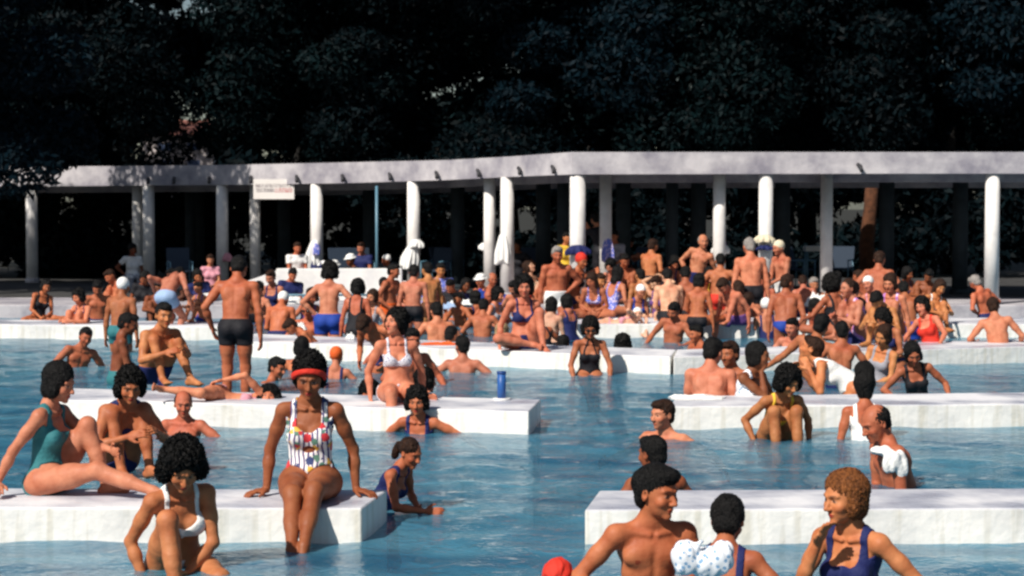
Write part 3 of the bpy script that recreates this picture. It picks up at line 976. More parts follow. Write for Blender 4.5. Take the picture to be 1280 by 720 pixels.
def water(rings=()):
    nx, ny = 420, 520
    ys = np.concatenate([[-15, 0], 4 + (38.6 - 4) * np.linspace(0, 1, ny - 2) ** 1.25])
    xs = np.concatenate([[-60, -30], np.linspace(-12, 12, nx - 4), [30, 60]])
    X, Y = np.meshgrid(xs, ys, indexing='ij')
    Z = np.zeros_like(X)
    for i in range(46):
        lam = RNG.uniform(.22, 1.3); th = RNG.uniform(0, 6.28)
        kx, ky = 6.283 / lam * math.cos(th), 6.283 / lam * math.sin(th)
        ph = RNG.uniform(0, 6.28)
        Z += .0016 * lam ** .9 * np.sin(kx * X + ky * Y + ph + .8 * np.sin(.7 * X + .5 * Y + i))
    for rx0, ry0 in rings:
        rr = np.sqrt((X - rx0) ** 2 + (Y - ry0) ** 2)
        Z += np.where(rr < 1.6, .0075 * np.exp(-rr / .42) * np.cos(6.283 * rr / .17 + rx0 * 9), 0)
    P = np.stack([X, Y, Z], -1).reshape(-1, 3)
    i = np.arange(nx - 1)[:, None]; j = np.arange(ny - 1)[None, :]
    v = (i * ny + j).ravel()
    Q = np.stack([v, v + ny, v + ny + 1, v + 1], 1)
    put('water', mesh_np('water', P, Q), water_mat(), kind='structure')

PZ = .22
def platform(pix4, label, ledge=True, zt=PZ, back=False):
    """pixel corners: back left, back right, front right, front left, on the top plane"""
    pts = [onz(p[0], p[1], zt)[:2] for p in pix4]
    o = put('bathing_platform', prism_me('bathing_platform', pts, -.77, zt, .018), PLAT, label=label, cat='platform', group='white platforms in the pool')
    if ledge:
        bl, br, fr_, fl = pts
        d = nrm(V(fl[0] - bl[0], fl[1] - bl[1], 0))[:2]
        put('submerged_step', prism_me('submerged_step', [fl + V(.01, .002), fr_ + V(-.01, .002), fr_ + d * .42, fl + d * .42], -.775, -.13, .015), PLAT, o)
        if back:
            put('submerged_step', prism_me('submerged_step', [bl - d * .5, br - d * .5, br - V(.01, .002), bl + V(.01, -.002)], -.775, -.19, .015), PLAT, o)
    return pts
platform([(-260, 609), (484, 612), (452, 635), (-300, 633)], 'white concrete platform nearest at the lower left, under the woman in the flowered swimsuit')
platform([(749, 613), (1500, 609), (1540, 634), (731, 637)], 'white concrete platform nearest at the lower right, behind the ginger-haired bather')
platform([(80, 485), (676, 499), (661, 514), (60, 499)], 'long white platform with the blue post standing on its right end', back=True)
platform([(846, 495), (1500, 488), (1510, 503), (836, 508)], 'white platform at the right behind the bather in the yellow bikini', back=True)
platform([(318, 417), (845, 437), (838, 446), (300, 426)], 'long white platform carrying the woman in the navy bikini')
platform([(846, 437), (1330, 422), (1336, 431), (842, 446)], 'white platform at the right, half hidden behind the sunbathing crowd')
platform([(-60, 399), (280, 402), (276, 408), (-66, 405)], 'short far white platform at the left beyond the standing man in black trunks', ledge=False)
platform([(700, 397), (1290, 397), (1300, 405), (690, 405)], 'far white platform at the right carrying the seated men in black trunks', ledge=False)

# pool edge, promenade and terrace wall in front of the pavilion
put('promenade', box_me('promenade', (-60, 37.2, -.77), (60, 40.2, .24), .02), CONC, kind='structure')
tz = .62
tp = [onz(p[0], p[1], tz)[:2] for p in ((290, 352), (560, 352))]
put('terrace', box_me('terrace', (-60, 40.2, -.5), (60, 58, .262), .0), mat('shade_darkened_paving', (.055, .055, .055), rough=.9, var=.5, vscale=1.5, bump=.4, bscale=12), kind='structure')  # paving colour darkened to stand in for the shade on the terrace
def terrace_wall():
    o = put('terrace_wall', box_me('terrace_wall', (-4.6, 39.0, .2), (-2.15, 39.25, .86), .02), WALLW, label='low white wall with a sloping end in front of the pavilion, behind the wading bathers', cat='wall')
    put('sloping_end', prism_me('sloping_end', [(0, 0), (1, 0), (1, .2), (0, .2)], 0, 1), WALLW, o)
    me = bpy.data.meshes.new('sloping_end')
    v = [(-6.0, 39.02, .2), (-4.602, 39.02, .2), (-4.602, 39.02, .82), (-5.9, 39.02, .36)]
    v2 = [(a, b + .2, c) for a, b, c in v]
    me.from_pydata(v + v2, [], [(0, 1, 2, 3), (7, 6, 5, 4), (3, 2, 6, 7), (0, 3, 7, 4), (1, 0, 4, 5), (2, 1, 5, 6)]); me.update()
    for c in o.children: c.data = me; me.materials.append(WALLW)
    return o
terrace_wall()
# steel handrail in front of the wall
STEEL = mat('painted_steel_blue', (.10, .22, .30), rough=.4, spec=.5)
def handrail(x0, x1, y, z0, z1, label):
    o = put('handrail', tube_me('handrail', [(x0, y, z1), (x1, y, z1)], .022, 10), STEEL, label=label, cat='handrail')
    n = max(2, int((x1 - x0) / 1.2) + 1)
    for i in range(n):
        x = x0 + (x1 - x0) * i / (n - 1)
        put('post', tube_me('post', [(x, y, z0), (x, y, z1)], .018, 8), STEEL, o)
handrail(-5.6, -2.2, 37.35, .2, .42, 'thin grey handrail at the pool edge before the white wall')

# ---- pavilion: curved row of columns under a concrete canopy
FLR = .26
def fasc(px, py, Y): return atd(px, py, Y)
line = [(-130, 207, 233, 48), (60, 208, 233, 47), (155, 207.5, 232, 46.2), (290, 206, 231, 44.8), (430, 203, 229, 43), (560, 200, 225, 41), (640, 195.5, 221, 39.5), (715, 190, 218, 37.8), (1113, 190, 217, 37.4), (1500, 190, 217, 37.2)]
canopy = bpy.data.objects.new('pavilion', None); canopy.location = (0, 43, FLR); COL.objects.link(canopy)
canopy['label'] = 'long open concrete pavilion with white columns and flat canopy behind the bathers'; canopy['category'] = 'pavilion'
def loc(o):  # child kept in world place
    o.matrix_parent_inverse = Matrix.Translation(-canopy.location); return o
def canopy_meshes():
    tops = [atd(p[0], p[1], p[3]) for p in line]; bots = [atd(p[0], p[2], p[3]) for p in line]
    zt = [t[2] for t in tops]; zb = [b[2] for b in bots]
    th = .14; depth = 5.6
    vs = []; fs = []
    n = len(line)
    for i in range(n):
        x, y = tops[i][0], tops[i][1]
        vs += [(x, y, zt[i]), (x, y, zb[i]), (x, y + th, zb[i]), (x, y + th, zt[i])]
    for i in range(n - 1):
        a, b = i * 4, i * 4 + 4
        for q in range(4):
            r = (q + 1) % 4
            fs.append((a + q, a + r, b + r, b + q))
    fs += [(3, 2, 1, 0), (n * 4 - 4, n * 4 - 3, n * 4 - 2, n * 4 - 1)]
    me = bpy.data.meshes.new('fascia'); me.from_pydata(vs, [], fs); me.update()
    loc(put('fascia', me, CONC, canopy))
    vs = []; fs = []
    for i in range(n):
        x, y = tops[i][0], tops[i][1] + th + .003
        sz = zb[i] + .16
        vs += [(x, y, sz), (x, y, sz + .14), (x, y + depth, sz + .14), (x, y + depth, sz)]
    for i in range(n - 1):
        a, b = i * 4, i * 4 + 4
        for q in range(4): fs.append((a + q, a + (q + 1) % 4, b + (q + 1) % 4, b + q))
    me = bpy.data.meshes.new('roof_slab'); me.from_pydata(vs, [], fs); me.update()
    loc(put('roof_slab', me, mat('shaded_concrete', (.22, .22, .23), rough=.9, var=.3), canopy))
    vs = []; fs = []
    for i in range(n):
        x, y = tops[i][0], tops[i][1] + depth + .01
        z1 = zb[i] + .16; z0 = zb[i] - .22
        vs += [(x, y, z0), (x, y, z1), (x, y + .25, z1), (x, y + .25, z0)]
    for i in range(n - 1):
        a, b = i * 4, i * 4 + 4
        for q in range(4): fs.append((a + q, a + (q + 1) % 4, b + (q + 1) % 4, b + q))
    me = bpy.data.meshes.new('rear_beam'); me.from_pydata(vs, [], fs); me.update()
    loc(put('rear_beam', me, CONC, canopy))
    # inner beam hanging lower, the strip of light seen beneath the fascia
    vs = []; fs = []
    for i in range(n):
        x, y = tops[i][0], tops[i][1] + 1.9
        z0 = zb[i] - .14; z1 = zb[i] + .157
        vs += [(x, y, z0), (x, y, z1), (x, y + .2, z1), (x, y + .2, z0)]
    for i in range(n - 1):
        a, b = i * 4, i * 4 + 4
        for q in range(4): fs.append((a + q, a + (q + 1) % 4, b + (q + 1) % 4, b + q))
    me = bpy.data.meshes.new('inner_beam'); me.from_pydata(vs, [], fs); me.update()
    loc(put('inner_beam', me, CONC, canopy))
    return tops, zb
TOPS, ZB = canopy_meshes()
def fline(px):
    """depth and underside height of the canopy edge at a pixel column"""
    xs = [p[0] for p in line]
    Y = float(np.interp(px, xs, [p[3] for p in line])); zb = float(np.interp(px, xs, ZB))
    return Y, zb
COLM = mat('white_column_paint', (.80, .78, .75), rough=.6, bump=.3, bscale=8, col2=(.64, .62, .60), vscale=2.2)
SHADEC = mat('shade_darkened_column_paint', (.020, .032, .040), rough=.8, var=.4, vscale=4, bump=.5, bscale=9)  # rear columns: the roof's shadow is put into this near-black colour
def column(px, off, r=.135):
    Y, zb = fline(px); Y += off
    p = atd(px, 300, Y); top = zb + (.155 if off > .3 else 0)
    o = put('column', tube_me('column', [(p[0], Y, FLR - .02), (p[0], Y, top + .004)], [r * 1.02, r * .98], 24), COLM if off < 2 else SHADEC, canopy)
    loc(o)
    base = put('column_foot', tube_me('column_foot', [(p[0], Y, FLR - .02), (p[0], Y, FLR + .10)], r * 1.25, 24), CONC if off < 2 else SHADEC, o)
    return p[0], Y
for px in (40, 186, 278, 396, 517, 634, 722, 957): column(px, .17, .135 if px != 722 else .15)
column(1240, .17)
for px in (172, 319, 612, 899): column(px, .62, .12)
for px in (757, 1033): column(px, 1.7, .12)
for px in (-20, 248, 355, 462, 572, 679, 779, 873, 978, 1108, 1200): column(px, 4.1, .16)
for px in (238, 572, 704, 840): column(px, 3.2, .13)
# drain spouts along the fascia
SP = mat('dark_iron', (.03, .03, .035), rough=.6)
for px in (186, 218, 262, 314, 371, 428, 487, 545, 597, 648, 690, 1072):
    Y, zb = fline(px); p = atd(px, 300, Y)
    loc(put('drain_spout', tube_me('drain_spout', [(p[0], Y + .003, zb + .17), (p[0] + .02, Y - .16, zb + .13), (p[0] + .03, Y - .22, zb + .04)], .038, 8), SP, canopy))
# thin pole standing before the pavilion
p = atd(471, 300, 41.9)
put('metal_pole', tube_me('metal_pole', [(p[0], 41.9, FLR), (p[0], 41.9, 2.5)], .03, 10), STEEL, label='thin blue metal pole standing among the chairs under the pavilion', cat='pole')

# ---- sign hanging from the fascia
def sign():
    p0, p1 = atd(317, 224, 43.95), atd(368, 249, 43.95)
    o = put('hanging_sign', box_me('hanging_sign', (p0[0], 43.90, p1[2]), (p1[0], 43.95, p0[2]), .004), mat('sign_enamel', (.82, .78, .74), rough=.4, var=.06), label='white board with small red and grey lettering hanging from the pavilion fascia', cat='sign')
    W, Hh = p1[0] - p0[0], p0[2] - p1[2]
    def txt(s, cx, cz, size, m):
        cu = bpy.data.curves.new('lettering', 'FONT'); cu.body = s; cu.size = size; cu.align_x = 'CENTER'; cu.align_y = 'CENTER'; cu.extrude = .002
        t = bpy.data.objects.new('lettering', cu); t.location = (p0[0] + W * cx, 43.895, p1[2] + Hh * cz); t.rotation_euler = (math.pi / 2, 0, 0)
        cu.materials.append(m); COL.objects.link(t); t.parent = o
        bpy.context.view_layer.update(); t.scale.x = (W * .88) / max(t.dimensions.x, .01) if False else 1
        return t
    red = mat('sign_red', (.55, .05, .05), rough=.5); gr = mat('sign_grey', (.14, .10, .12), rough=.5)
    # the photograph's lettering cannot be read: lines of illegible strokes
    def strokes(cz, hgt, x0, x1, m, sd):
        r = random.Random(sd); vs = []; fs = []
        x = x0
        while x < x1:
            w = r.uniform(.008, .022)
            kind = r.random()
            for (a, b, c, d) in ([(0, 0, .28, 1), (.28, .8, 1, 1)] if kind < .35 else [(0, 0, .28, 1), (.28, 0, 1, .2), (.72, .2, 1, 1)] if kind < .7 else [(0, 0, 1, .2), (.36, .2, .64, 1)]):
                i = len(vs); X0 = p0[0] + W * (x + w * a); X1 = p0[0] + W * (x + w * c); Z0 = p1[2] + Hh * (cz + hgt * (b - .5)); Z1 = p1[2] + Hh * (cz + hgt * (d - .5))
                vs += [(X0, 43.896, Z0), (X1, 43.896, Z0), (X1, 43.896, Z1), (X0, 43.896, Z1)]; fs.append((i, i + 1, i + 2, i + 3))
            x += w + (.006 if r.random() < .82 else .02)
        me = bpy.data.meshes.new('lettering'); me.from_pydata(vs, [], fs); me.update(); put('lettering', me, m, o)
    strokes(.68, .16, .06, .92, gr, 3); strokes(.45, .18, .07, .50, gr, 4); strokes(.45, .20, .53, .94, red, 5)
    return o
sign()

# ---- hedge and trees behind
def leaf_mat(name, c, c2):
    m = bpy.data.materials.new(name); m.use_nodes = True; nt = m.node_tree; b = nt.nodes["Principled BSDF"]
    b.inputs["Roughness"].default_value = .6; b.inputs["Specular IOR Level"].default_value = .06
    g = nt.nodes.new("ShaderNodeNewGeometry"); r = nt.nodes.new("ShaderNodeValToRGB")
    r.color_ramp.elements[0].color = (*c2, 1); r.color_ramp.elements[1].color = (*c, 1)
    nt.links.new(g.outputs["Random Per Island"], r.inputs[0]); nt.links.new(r.outputs[0], b.inputs["Base Color"])
    return m
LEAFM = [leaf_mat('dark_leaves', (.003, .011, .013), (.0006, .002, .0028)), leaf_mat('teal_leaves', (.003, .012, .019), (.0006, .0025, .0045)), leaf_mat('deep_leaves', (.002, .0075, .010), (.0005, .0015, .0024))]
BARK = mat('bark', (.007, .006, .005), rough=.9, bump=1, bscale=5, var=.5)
def leaves_me(name, n, centers, radii, size, rng, shell=.55):
    k = rng.integers(0, len(centers), n)
    d = rng.normal(size=(n, 3)); d /= np.linalg.norm(d, axis=1)[:, None]
    r = (shell + (1 - shell) * rng.random(n)) ** .6
    C = np.array(centers)[k] + d * np.array(radii)[k] * r[:, None]
    a = rng.normal(size=(n, 3)); a /= np.linalg.norm(a, axis=1)[:, None]
    b = np.cross(a, d + .4 * rng.normal(size=(n, 3))); b /= np.linalg.norm(b, axis=1)[:, None] + 1e-6
    s = size * rng.uniform(.6, 1.5, n)[:, None]
    P = np.stack([C - a * s, C + b * s * .42, C + a * s, C - b * s * .42], 1).reshape(-1, 3)
    Q = np.arange(4 * n).reshape(n, 4)
    return mesh_np(name, P, Q, False)
def crown_me(name, R, Hc, n, seed, size=.16):
    rng = np.random.default_rng(seed)
    cs, rs = [], []
    for i in range(26):
        t = rng.random(); a = rng.uniform(0, 6.28); rr = R * (1 - .55 * t) * rng.uniform(.35, .95)
        cs.append((rr * math.cos(a), rr * math.sin(a), Hc * t)); q = rng.uniform(.75, 1.5)
        rs.append((q * 1.15, q * 1.15, q * .75))
    return leaves_me(name, n, cs, rs, size, rng)
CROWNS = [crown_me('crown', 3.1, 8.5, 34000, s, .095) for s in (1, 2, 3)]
TRUNK = []
for sdd in (1, 2, 3):
    r = random.Random(sdd)
    TRUNK.append(tube_me('trunk', [(0, 0, -.1), (r.uniform(-.1, .1), .05, 1.5), (r.uniform(-.1, .1), 0, 2.8), (r.uniform(-.1, .1), .1, 3.2), (r.uniform(-.1, .1), 0, 3.6)], [.28, .22, .16, .10, .03], 12))
def tree(x, y, kind, s, label, base=2.6, leaf=0):
    t = bpy.data.objects.new('tree', None); t.location = (x, y, .2); t.scale = (s, s, s); t.rotation_euler = (0, 0, (x * 7.3) % 6.28); COL.objects.link(t)
    t['label'] = label; t['category'] = 'tree'; t['group'] = 'dark trees behind the pavilion'
    put('trunk', TRUNK[kind], BARK, t)
    me = CROWNS[kind]
    if leaf:
        me = me.copy(); me.materials.clear()
    c = put('crown', me, LEAFM[leaf], t, (0, 0, base))
    return t
for me_, l_ in zip(CROWNS, (0, 1, 2)): me_.materials.append(LEAFM[l_])
TREES = [  # pixel column, depth, kind, scale, label
 (-40, 52, 0, 1.05, 'dark tree beyond the far left end of the pavilion, outside its last columns'),
 (60, 55, 1, 1.1, 'dark leafy tree behind the left end of the pavilion roof'),
 (104, 51, 2, .85, 'low dark tree at the left, left of the bright patch of house behind the leaves'),
 (372, 52, 0, .95, 'dark tree rising straight behind the hanging white sign'),
 (445, 56, 1, 1.1, 'dense dark tree behind the canopy between the sign and the pavilion corner'),
 (545, 51, 2, .95, 'dark tree behind the middle of the long left wing of the canopy'),
 (640, 55, 0, 1.15, 'tall dark tree just left of the pavilion corner'),
 (735, 52, 1, .95, 'dark teal tree rising above the pavilion corner'),
 (830, 55, 2, 1.15, 'dark tree behind the right wing, right of the pavilion corner'),
 (925, 51, 0, .95, 'dark tree standing above the column with the hanging beige bag'),
 (1010, 56, 1, 1.15, 'tall dark tree behind the right part of the canopy'),
 (1095, 52, 2, 1.0, 'dark tree at the right beside the sunlit brown trunk'),
 (1190, 53, 0, 1.1, 'dark tree beyond the right end of the bathing crowd'),
 (1300, 52, 1, 1.0, 'dark tree farthest to the right behind the canopy')]
for px, d, kd, s, lb in TREES:
    tree(atd(px, 200, d)[0], d, kd, s, lb, base=2.5)
# wood beyond, one mass, with a gap at the upper left
def wood():
    rng = np.random.default_rng(5); cs = []; rs = []
    for i in range(330):
        px = rng.uniform(-120, 1400); d = rng.uniform(58, 66); py = rng.uniform(-120, 240)
        if 240 < px < 290 and py < 44: continue
        if 165 < px < 282 and 130 < py: continue
        cs.append(tuple(atd(px, py, d))); q = rng.uniform(.9, 1.5)
        if px < 340: q *= .8
        rs.append((q * 1.1, q, q * .85))
    for i in range(70):
        px = rng.uniform(-120, 1400); d = rng.uniform(62, 70)
        if 225 < px < 310: continue
        cs.append((atd(px, 200, d)[0], d, rng.uniform(8, 15))); rs.append((2.4, 2.2, 2.0))
    for i in range(70):
        px = rng.uniform(60, 420); d = rng.uniform(60, 66); py = rng.uniform(50, 160)
        if 150 < px < 300 and py > 95: continue
        cs.append(tuple(atd(px, py, d))); rs.append((1.1, 1.0, .9))
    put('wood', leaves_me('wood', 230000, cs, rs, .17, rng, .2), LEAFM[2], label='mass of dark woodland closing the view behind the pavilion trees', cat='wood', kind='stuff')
wood()
# shaded hedge under the far side of the pavilion
def hedge():
    rng = np.random.default_rng(8); cs = []; rs = []
    for i in range(120):
        x = -17 + i * .29 + rng.uniform(-.1, .1); cs.append((x, 50.6 + rng.uniform(-.3, .3), rng.uniform(.4, 2.9))); rs.append((.75, .7, .7))
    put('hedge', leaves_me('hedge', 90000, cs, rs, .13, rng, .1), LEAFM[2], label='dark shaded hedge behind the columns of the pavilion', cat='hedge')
hedge()
# house glimpsed through the leaves at the upper left, with paned window
def house():
    p = atd(222, 190, 74)
    o = bpy.data.objects.new('house', None); o.location = (p[0], 74, .2); COL.objects.link(o)
    o['label'] = 'pale house glimpsed through the trees above the left part of the pavilion'; o['category'] = 'house'
    wm = mat('house_plaster', (.78, .70, .70), rough=.8, var=.15)
    put('wall', box_me('wall', (-1.3, 0, 0), (1.3, 4, 4.45), .01), wm, o)
    rfm = mat('house_roof', (.30, .12, .09), rough=.8, var=.3, vscale=6)
    me = bpy.data.meshes.new('roof'); me.from_pydata([(-1.5, -.2, 4.46), (1.5, -.2, 4.46), (1.5, 4.2, 4.46), (-1.5, 4.2, 4.46), (-1.2, 2, 5.1), (1.2, 2, 5.1)], [], [(0, 1, 5, 4), (2, 3, 4, 5), (1, 2, 5), (3, 0, 4), (3, 2, 1, 0)]); me.update()
    put('roof', me, rfm, o)
    gl = mat('pane_blue', (.16, .22, .38), rough=.15, spec=.6)
    for i, (a, b) in enumerate(((-.85, -.05), (.25, .95))):
        for zz in (3.2, 3.82):
            w = put('window', box_me('window', (a, -.03, zz), (b, -.002, zz + .42)), wm, o)
            put('pane', box_me('pane', (a + .12, -.036, zz + .08), (b - .12, -.032, zz + .34)), gl, w)
house()
# sunlit brown trunk at the right, before the pavilion's shade
p = atd(1088, 300, 44.2)
tt = put('tree', tube_me('trunk', [(p[0], 44.4, .2), (p[0] - .05, 44.4, 1.2), (p[0] + .03, 44.4, 2.0), (p[0] + .1, 44.4, 3.2)], [.20, .17, .15, .14], 14), mat('brown_bark', (.12, .045, .02), rough=.95, bump=1, bscale=9, var=.6, vscale=8), label='rough reddish brown tree trunk under the right end of the pavilion', cat='tree')
# tall tree off the left edge whose shade falls over the left end of the pavilion
tree(-11.1, 41.0, 1, .85, 'dark overhanging tree standing on the promenade left of the pavilion', base=3.0)
tree(-17.0, 39.4, 2, .9, 'dark tree farther out on the promenade left of the pavilion', base=3.0)

# ------------------------------------------------------------------ things on and around the platforms
CW = CLOTH['white']
p = onz(627, 500, PZ)
post = put('post', tube_me('post', [(p[0], p[1], PZ - .01), (p[0], p[1], PZ + .275)], .042, 24), mat('blue_paint', (.02, .10, .34), rough=.45, var=.2, vscale=12), label='short round blue post standing on the right end of the long white platform', cat='post')
put('collar', tube_me('collar', [(p[0], p[1], PZ - .005), (p[0], p[1], PZ + .02)], .085, 24), WALLW, post)
put('rim', tube_me('rim', [(p[0], p[1], PZ + .255), (p[0], p[1], PZ + .279)], .046, 24), mat('blue_paint_dark', (.012, .05, .20), rough=.45), post)
def fold_sheet(w, d, hgt, seed, n=44):
    """a crumpled cloth lying down: ridged folds, ragged outline, closed underneath"""
    r = np.random.default_rng(seed)
    u, v = np.meshgrid(np.linspace(-1, 1, n), np.linspace(-1, 1, n), indexing='ij')
    th = np.arctan2(v, u); L = np.maximum(np.abs(u), np.abs(v))
    out = 1 + .10 * np.sin(3 * th + r.uniform(0, 6)) + .06 * np.sin(7 * th + r.uniform(0, 6))
    X = u * w / 2 * out; Y = v * d / 2 * out
    R = np.zeros_like(u)
    for i in range(7):
        a = r.uniform(0, 3.14); f = r.uniform(3, 9)
        R += (1 - np.abs(np.sin(f * (u * math.cos(a) + v * math.sin(a)) + r.uniform(0, 6) + .5 * np.sin(3 * u + i)))) ** 2 / (1 + .25 * i)
    R = R / R.max(); big = np.clip(.6 + .8 * wob(u, v, 0 * u, 1.6, seed), .15, 1.2)
    Z = .012 + hgt * (1 - np.clip(L, 0, 1) ** 6) * (.30 + .70 * R) * big
    top = np.stack([X, Y, Z], -1).reshape(-1, 3); bot = np.stack([X, Y, 0 * Z + .003], -1).reshape(-1, 3)
    i = np.arange(n - 1)[:, None]; j = np.arange(n - 1)[None, :]; q = (i * n + j).ravel(); N = n * n
    Q = [np.stack([q, q + n, q + n + 1, q + 1], 1), np.stack([q, q + 1, q + n + 1, q + n], 1) + N]
    k = np.arange(n - 1)
    for e0, e1 in ((k * n, (k + 1) * n), ((k + 1) * n + n - 1, k * n + n - 1), (k + 1, k), ((n - 1) * n + k, (n - 1) * n + k + 1)):
        Q.append(np.stack([e0, e0 + N, e1 + N, e1], 1)[:, ::-1])
    return np.concatenate([top, bot]), np.concatenate(Q)
def towel(px, py, z, w, d, m, label, hgt=.05, noise=.012, seed=3, Y=None, name='towel', cat='towel'):
    q = onz(px, py, z) if Y is None else atd(px, py, Y)
    P, Q = fold_sheet(w, d, hgt * 1.25, seed)
    return put(name, mesh_np(name, P, Q), m, None, (q[0], q[1], z if Y is None else q[2]), label=label, cat=cat)
towel(872, 499, PZ, .50, .28, CW, 'crumpled white towel lying on the platform before the pale man seen from behind', seed=4)
towel(550, 431, PZ, .46, .22, CLOTH['orange'], 'orange towel spread on the long platform beside the dark haired man', .035, seed=5)
towel(775, 402, PZ, .55, .3, CW, 'white towel under the sunbather with the white cap', .05, seed=6)
towel(733, 398, PZ, .42, .3, CW, 'white towel lying left of the woman in the blue print swimsuit', .06, seed=7)
towel(560, 386, .24, .5, .3, CLOTH['lightblue'], 'pale blue towel heap on the pool edge left of the wading heads', .16, seed=8)
towel(582, 381, .24, .55, .3, CW, 'large white bundle on the pool edge behind the short haired boy', .20, seed=9)
towel(815, 384, .24, .40, .3, CW, 'white cloth bundle beside the pair of seated men in trunks', .22, seed=10)
towel(352, 380, .24, .7, .3, CW, 'white towels piled on the pool edge behind the man in the white cap', .26, seed=11)
towel(438, 424, PZ, .12, .12, CW, 'small white cap left on the long platform behind the hunched bather', .09, noise=.003, seed=12, name='cap', cat='cap')
towel(372, 413, PZ + 0, .26, .2, CW, 'small white towel behind the man in dark sunglasses', .16, seed=13)
towel(985, 412, PZ, .3, .2, CLOTH['grey'], 'grey towel beside the man in blue trunks', .05, seed=14)
towel(1022, 383, .24, .45, .3, CW, 'white towel standing out left of the black haired woman reaching out', .30, seed=15)
towel(1017, 372, .24, .5, .3, CLOTH['teal'], 'teal towel over the pool edge behind the white towel', .36, seed=16)
towel(620, 384, .24, .7, .25, CLOTH['blue'], 'blue printed towels hanging over the pool edge left of the robe column', .36, seed=17)
towel(545, 372, .30, .5, .3, CLOTH['blueprint'], 'blue print bag on the terrace below the orange faced man', .40, seed=18, name='bag', cat='bag')
towel(400, 352, .56, .5, .4, CLOTH['navy'], 'dark blue coat over a chair left of the round white hats', .45, seed=19, name='coat', cat='coat')
def hanging(px, y0, y1, w, m, label, name='robe', cat='robe', off=-.1, seed=1, lean=0):
    """cloth gathered at the top and falling in vertical folds"""
    Y, zb = fline(px); Y += .17 + off
    a = atd(px, y0, Y); b = atd(px, y1, Y); Hh = a[2] - b[2]
    r = np.random.default_rng(seed); nt_, ns = 22, 60
    ph = r.uniform(0, 6.28, 4); V_ = []
    for i in range(nt_):
        t = i / (nt_ - 1)
        rad = w * (.20 + .34 * min(1, t * 1.6) ** .7 * (1 - .12 * t)) * (.35 if i == 0 else 1)
        for j in range(ns):
            th = 2 * math.pi * j / ns
            f = 1 + (.06 + .14 * t) * math.sin(9 * th + ph[0] + .8 * math.sin(2 * t + ph[1])) + .08 * math.sin(4 * th + ph[2] + 2 * t)
            hem = Hh * .10 * math.sin(3 * th + ph[3]) * t
            V_.append((math.cos(th) * rad * f + lean * w * t, math.sin(th) * rad * .55 * f, Hh * (1 - t) + hem))
    Q = [(i * ns + j, i * ns + (j + 1) % ns, (i + 1) * ns + (j + 1) % ns, (i + 1) * ns + j) for i in range(nt_ - 1) for j in range(ns)]
    V_ = np.array(V_); c0, c1_ = len(V_), len(V_) + 1
    V_ = np.concatenate([V_, [V_[:ns].mean(0), V_[-ns:].mean(0)]])
    me = bpy.data.meshes.new(name)
    me.from_pydata(V_.tolist(), [], [q[::-1] for q in Q] + [(j, (j + 1) % ns, c0) for j in range(ns)] + [((nt_ - 1) * ns + (j + 1) % ns, (nt_ - 1) * ns + j, c1_) for j in range(ns)])
    for p_ in me.polygons: p_.use_smooth = True
    me.update()
    return put(name, me, m, None, (a[0], Y - .10, b[2]), label=label, cat=cat)
hanging(629, 292, 328, .30, CW, 'white bathrobe hanging on the tall column left of the pavilion corner', seed=21)
hanging(516, 306, 334, .32, CW, 'white cloth tied round the column right of the blue pole', lean=-.3, seed=22)
hanging(521, 299, 309, .26, CW, 'small white bag hanging above the cloth on the column right of the blue pole', name='bag', cat='bag', seed=23)
hanging(394, 300, 336, .32, CW, 'white clothes hung on the column left of the seated man in the suit', lean=-.2, seed=24, name='clothes', cat='clothes')
hanging(396, 304, 318, .14, CLOTH['blueprint'], 'blue patterned bag hung over the white clothes on the column', name='bag', cat='bag', off=-.22, seed=25)
hanging(608, 303, 312, .28, CW, 'white bundle on the shaded column left of the robe', name='bundle', cat='bundle', off=.85, seed=26)
hanging(613, 312, 326, .2, CLOTH['purple'], 'dark purple cloth hung on the shaded column left of the robe', name='cloth', cat='cloth', off=.8, seed=27)
hanging(954, 293, 303, .36, CLOTH['cream'], 'beige shopping bag hanging on the column of the right wing', name='bag', cat='bag', seed=28)
hanging(955, 306, 312, .30, CLOTH['navy'], 'dark blue strip of cloth below the beige bag on the right column', name='cloth', cat='cloth', seed=29)
hanging(900, 304, 316, .30, CW, 'white bundle hanging at the slim column of the right wing', name='bundle', cat='bundle', off=.85, seed=30)
hanging(902, 298, 306, .14, CLOTH['purple'], 'purple bag above the white bundle at the slim column', name='bag', cat='bag', off=.75, seed=31)
hanging(285, 316, 326, .2, CLOTH['pink'], 'pink bag hanging on the column right of the bending man', name='bag', cat='bag', seed=32)
hanging(722, 306, 318, .42, CLOTH['navy'], 'dark blue clothes hanging on the corner column', name='clothes', cat='clothes', seed=33)
hanging(760, 298, 326, .22, CLOTH['blueprint'], 'blue printed dress hanging on the bluish column right of the corner', name='dress', cat='dress', off=.8, seed=34)
q = atd(1017, 311, 43.4)
tb = put('table', box_me('table', (q[0] - .2, 43.2, q[2] - .05), (q[0] + .2, 43.6, q[2] + .06), .01), WALLW, label='white topped table under the right wing of the pavilion', cat='table')
for a_, b_ in ((-.16, 43.25), (.16, 43.25), (-.16, 43.55), (.16, 43.55)): put('leg', tube_me('leg', [(q[0] + a_, b_, FLR), (q[0] + a_, b_, q[2] - .05)], .018, 8), STEEL, tb)
q = atd(261, 363, 38.6)
put('box', box_me('box', (q[0] - .10, 38.5, .24), (q[0] + .10, 38.7, .40), .012), WALLW, label='small white box standing on the promenade behind the crouching boy', cat='box')
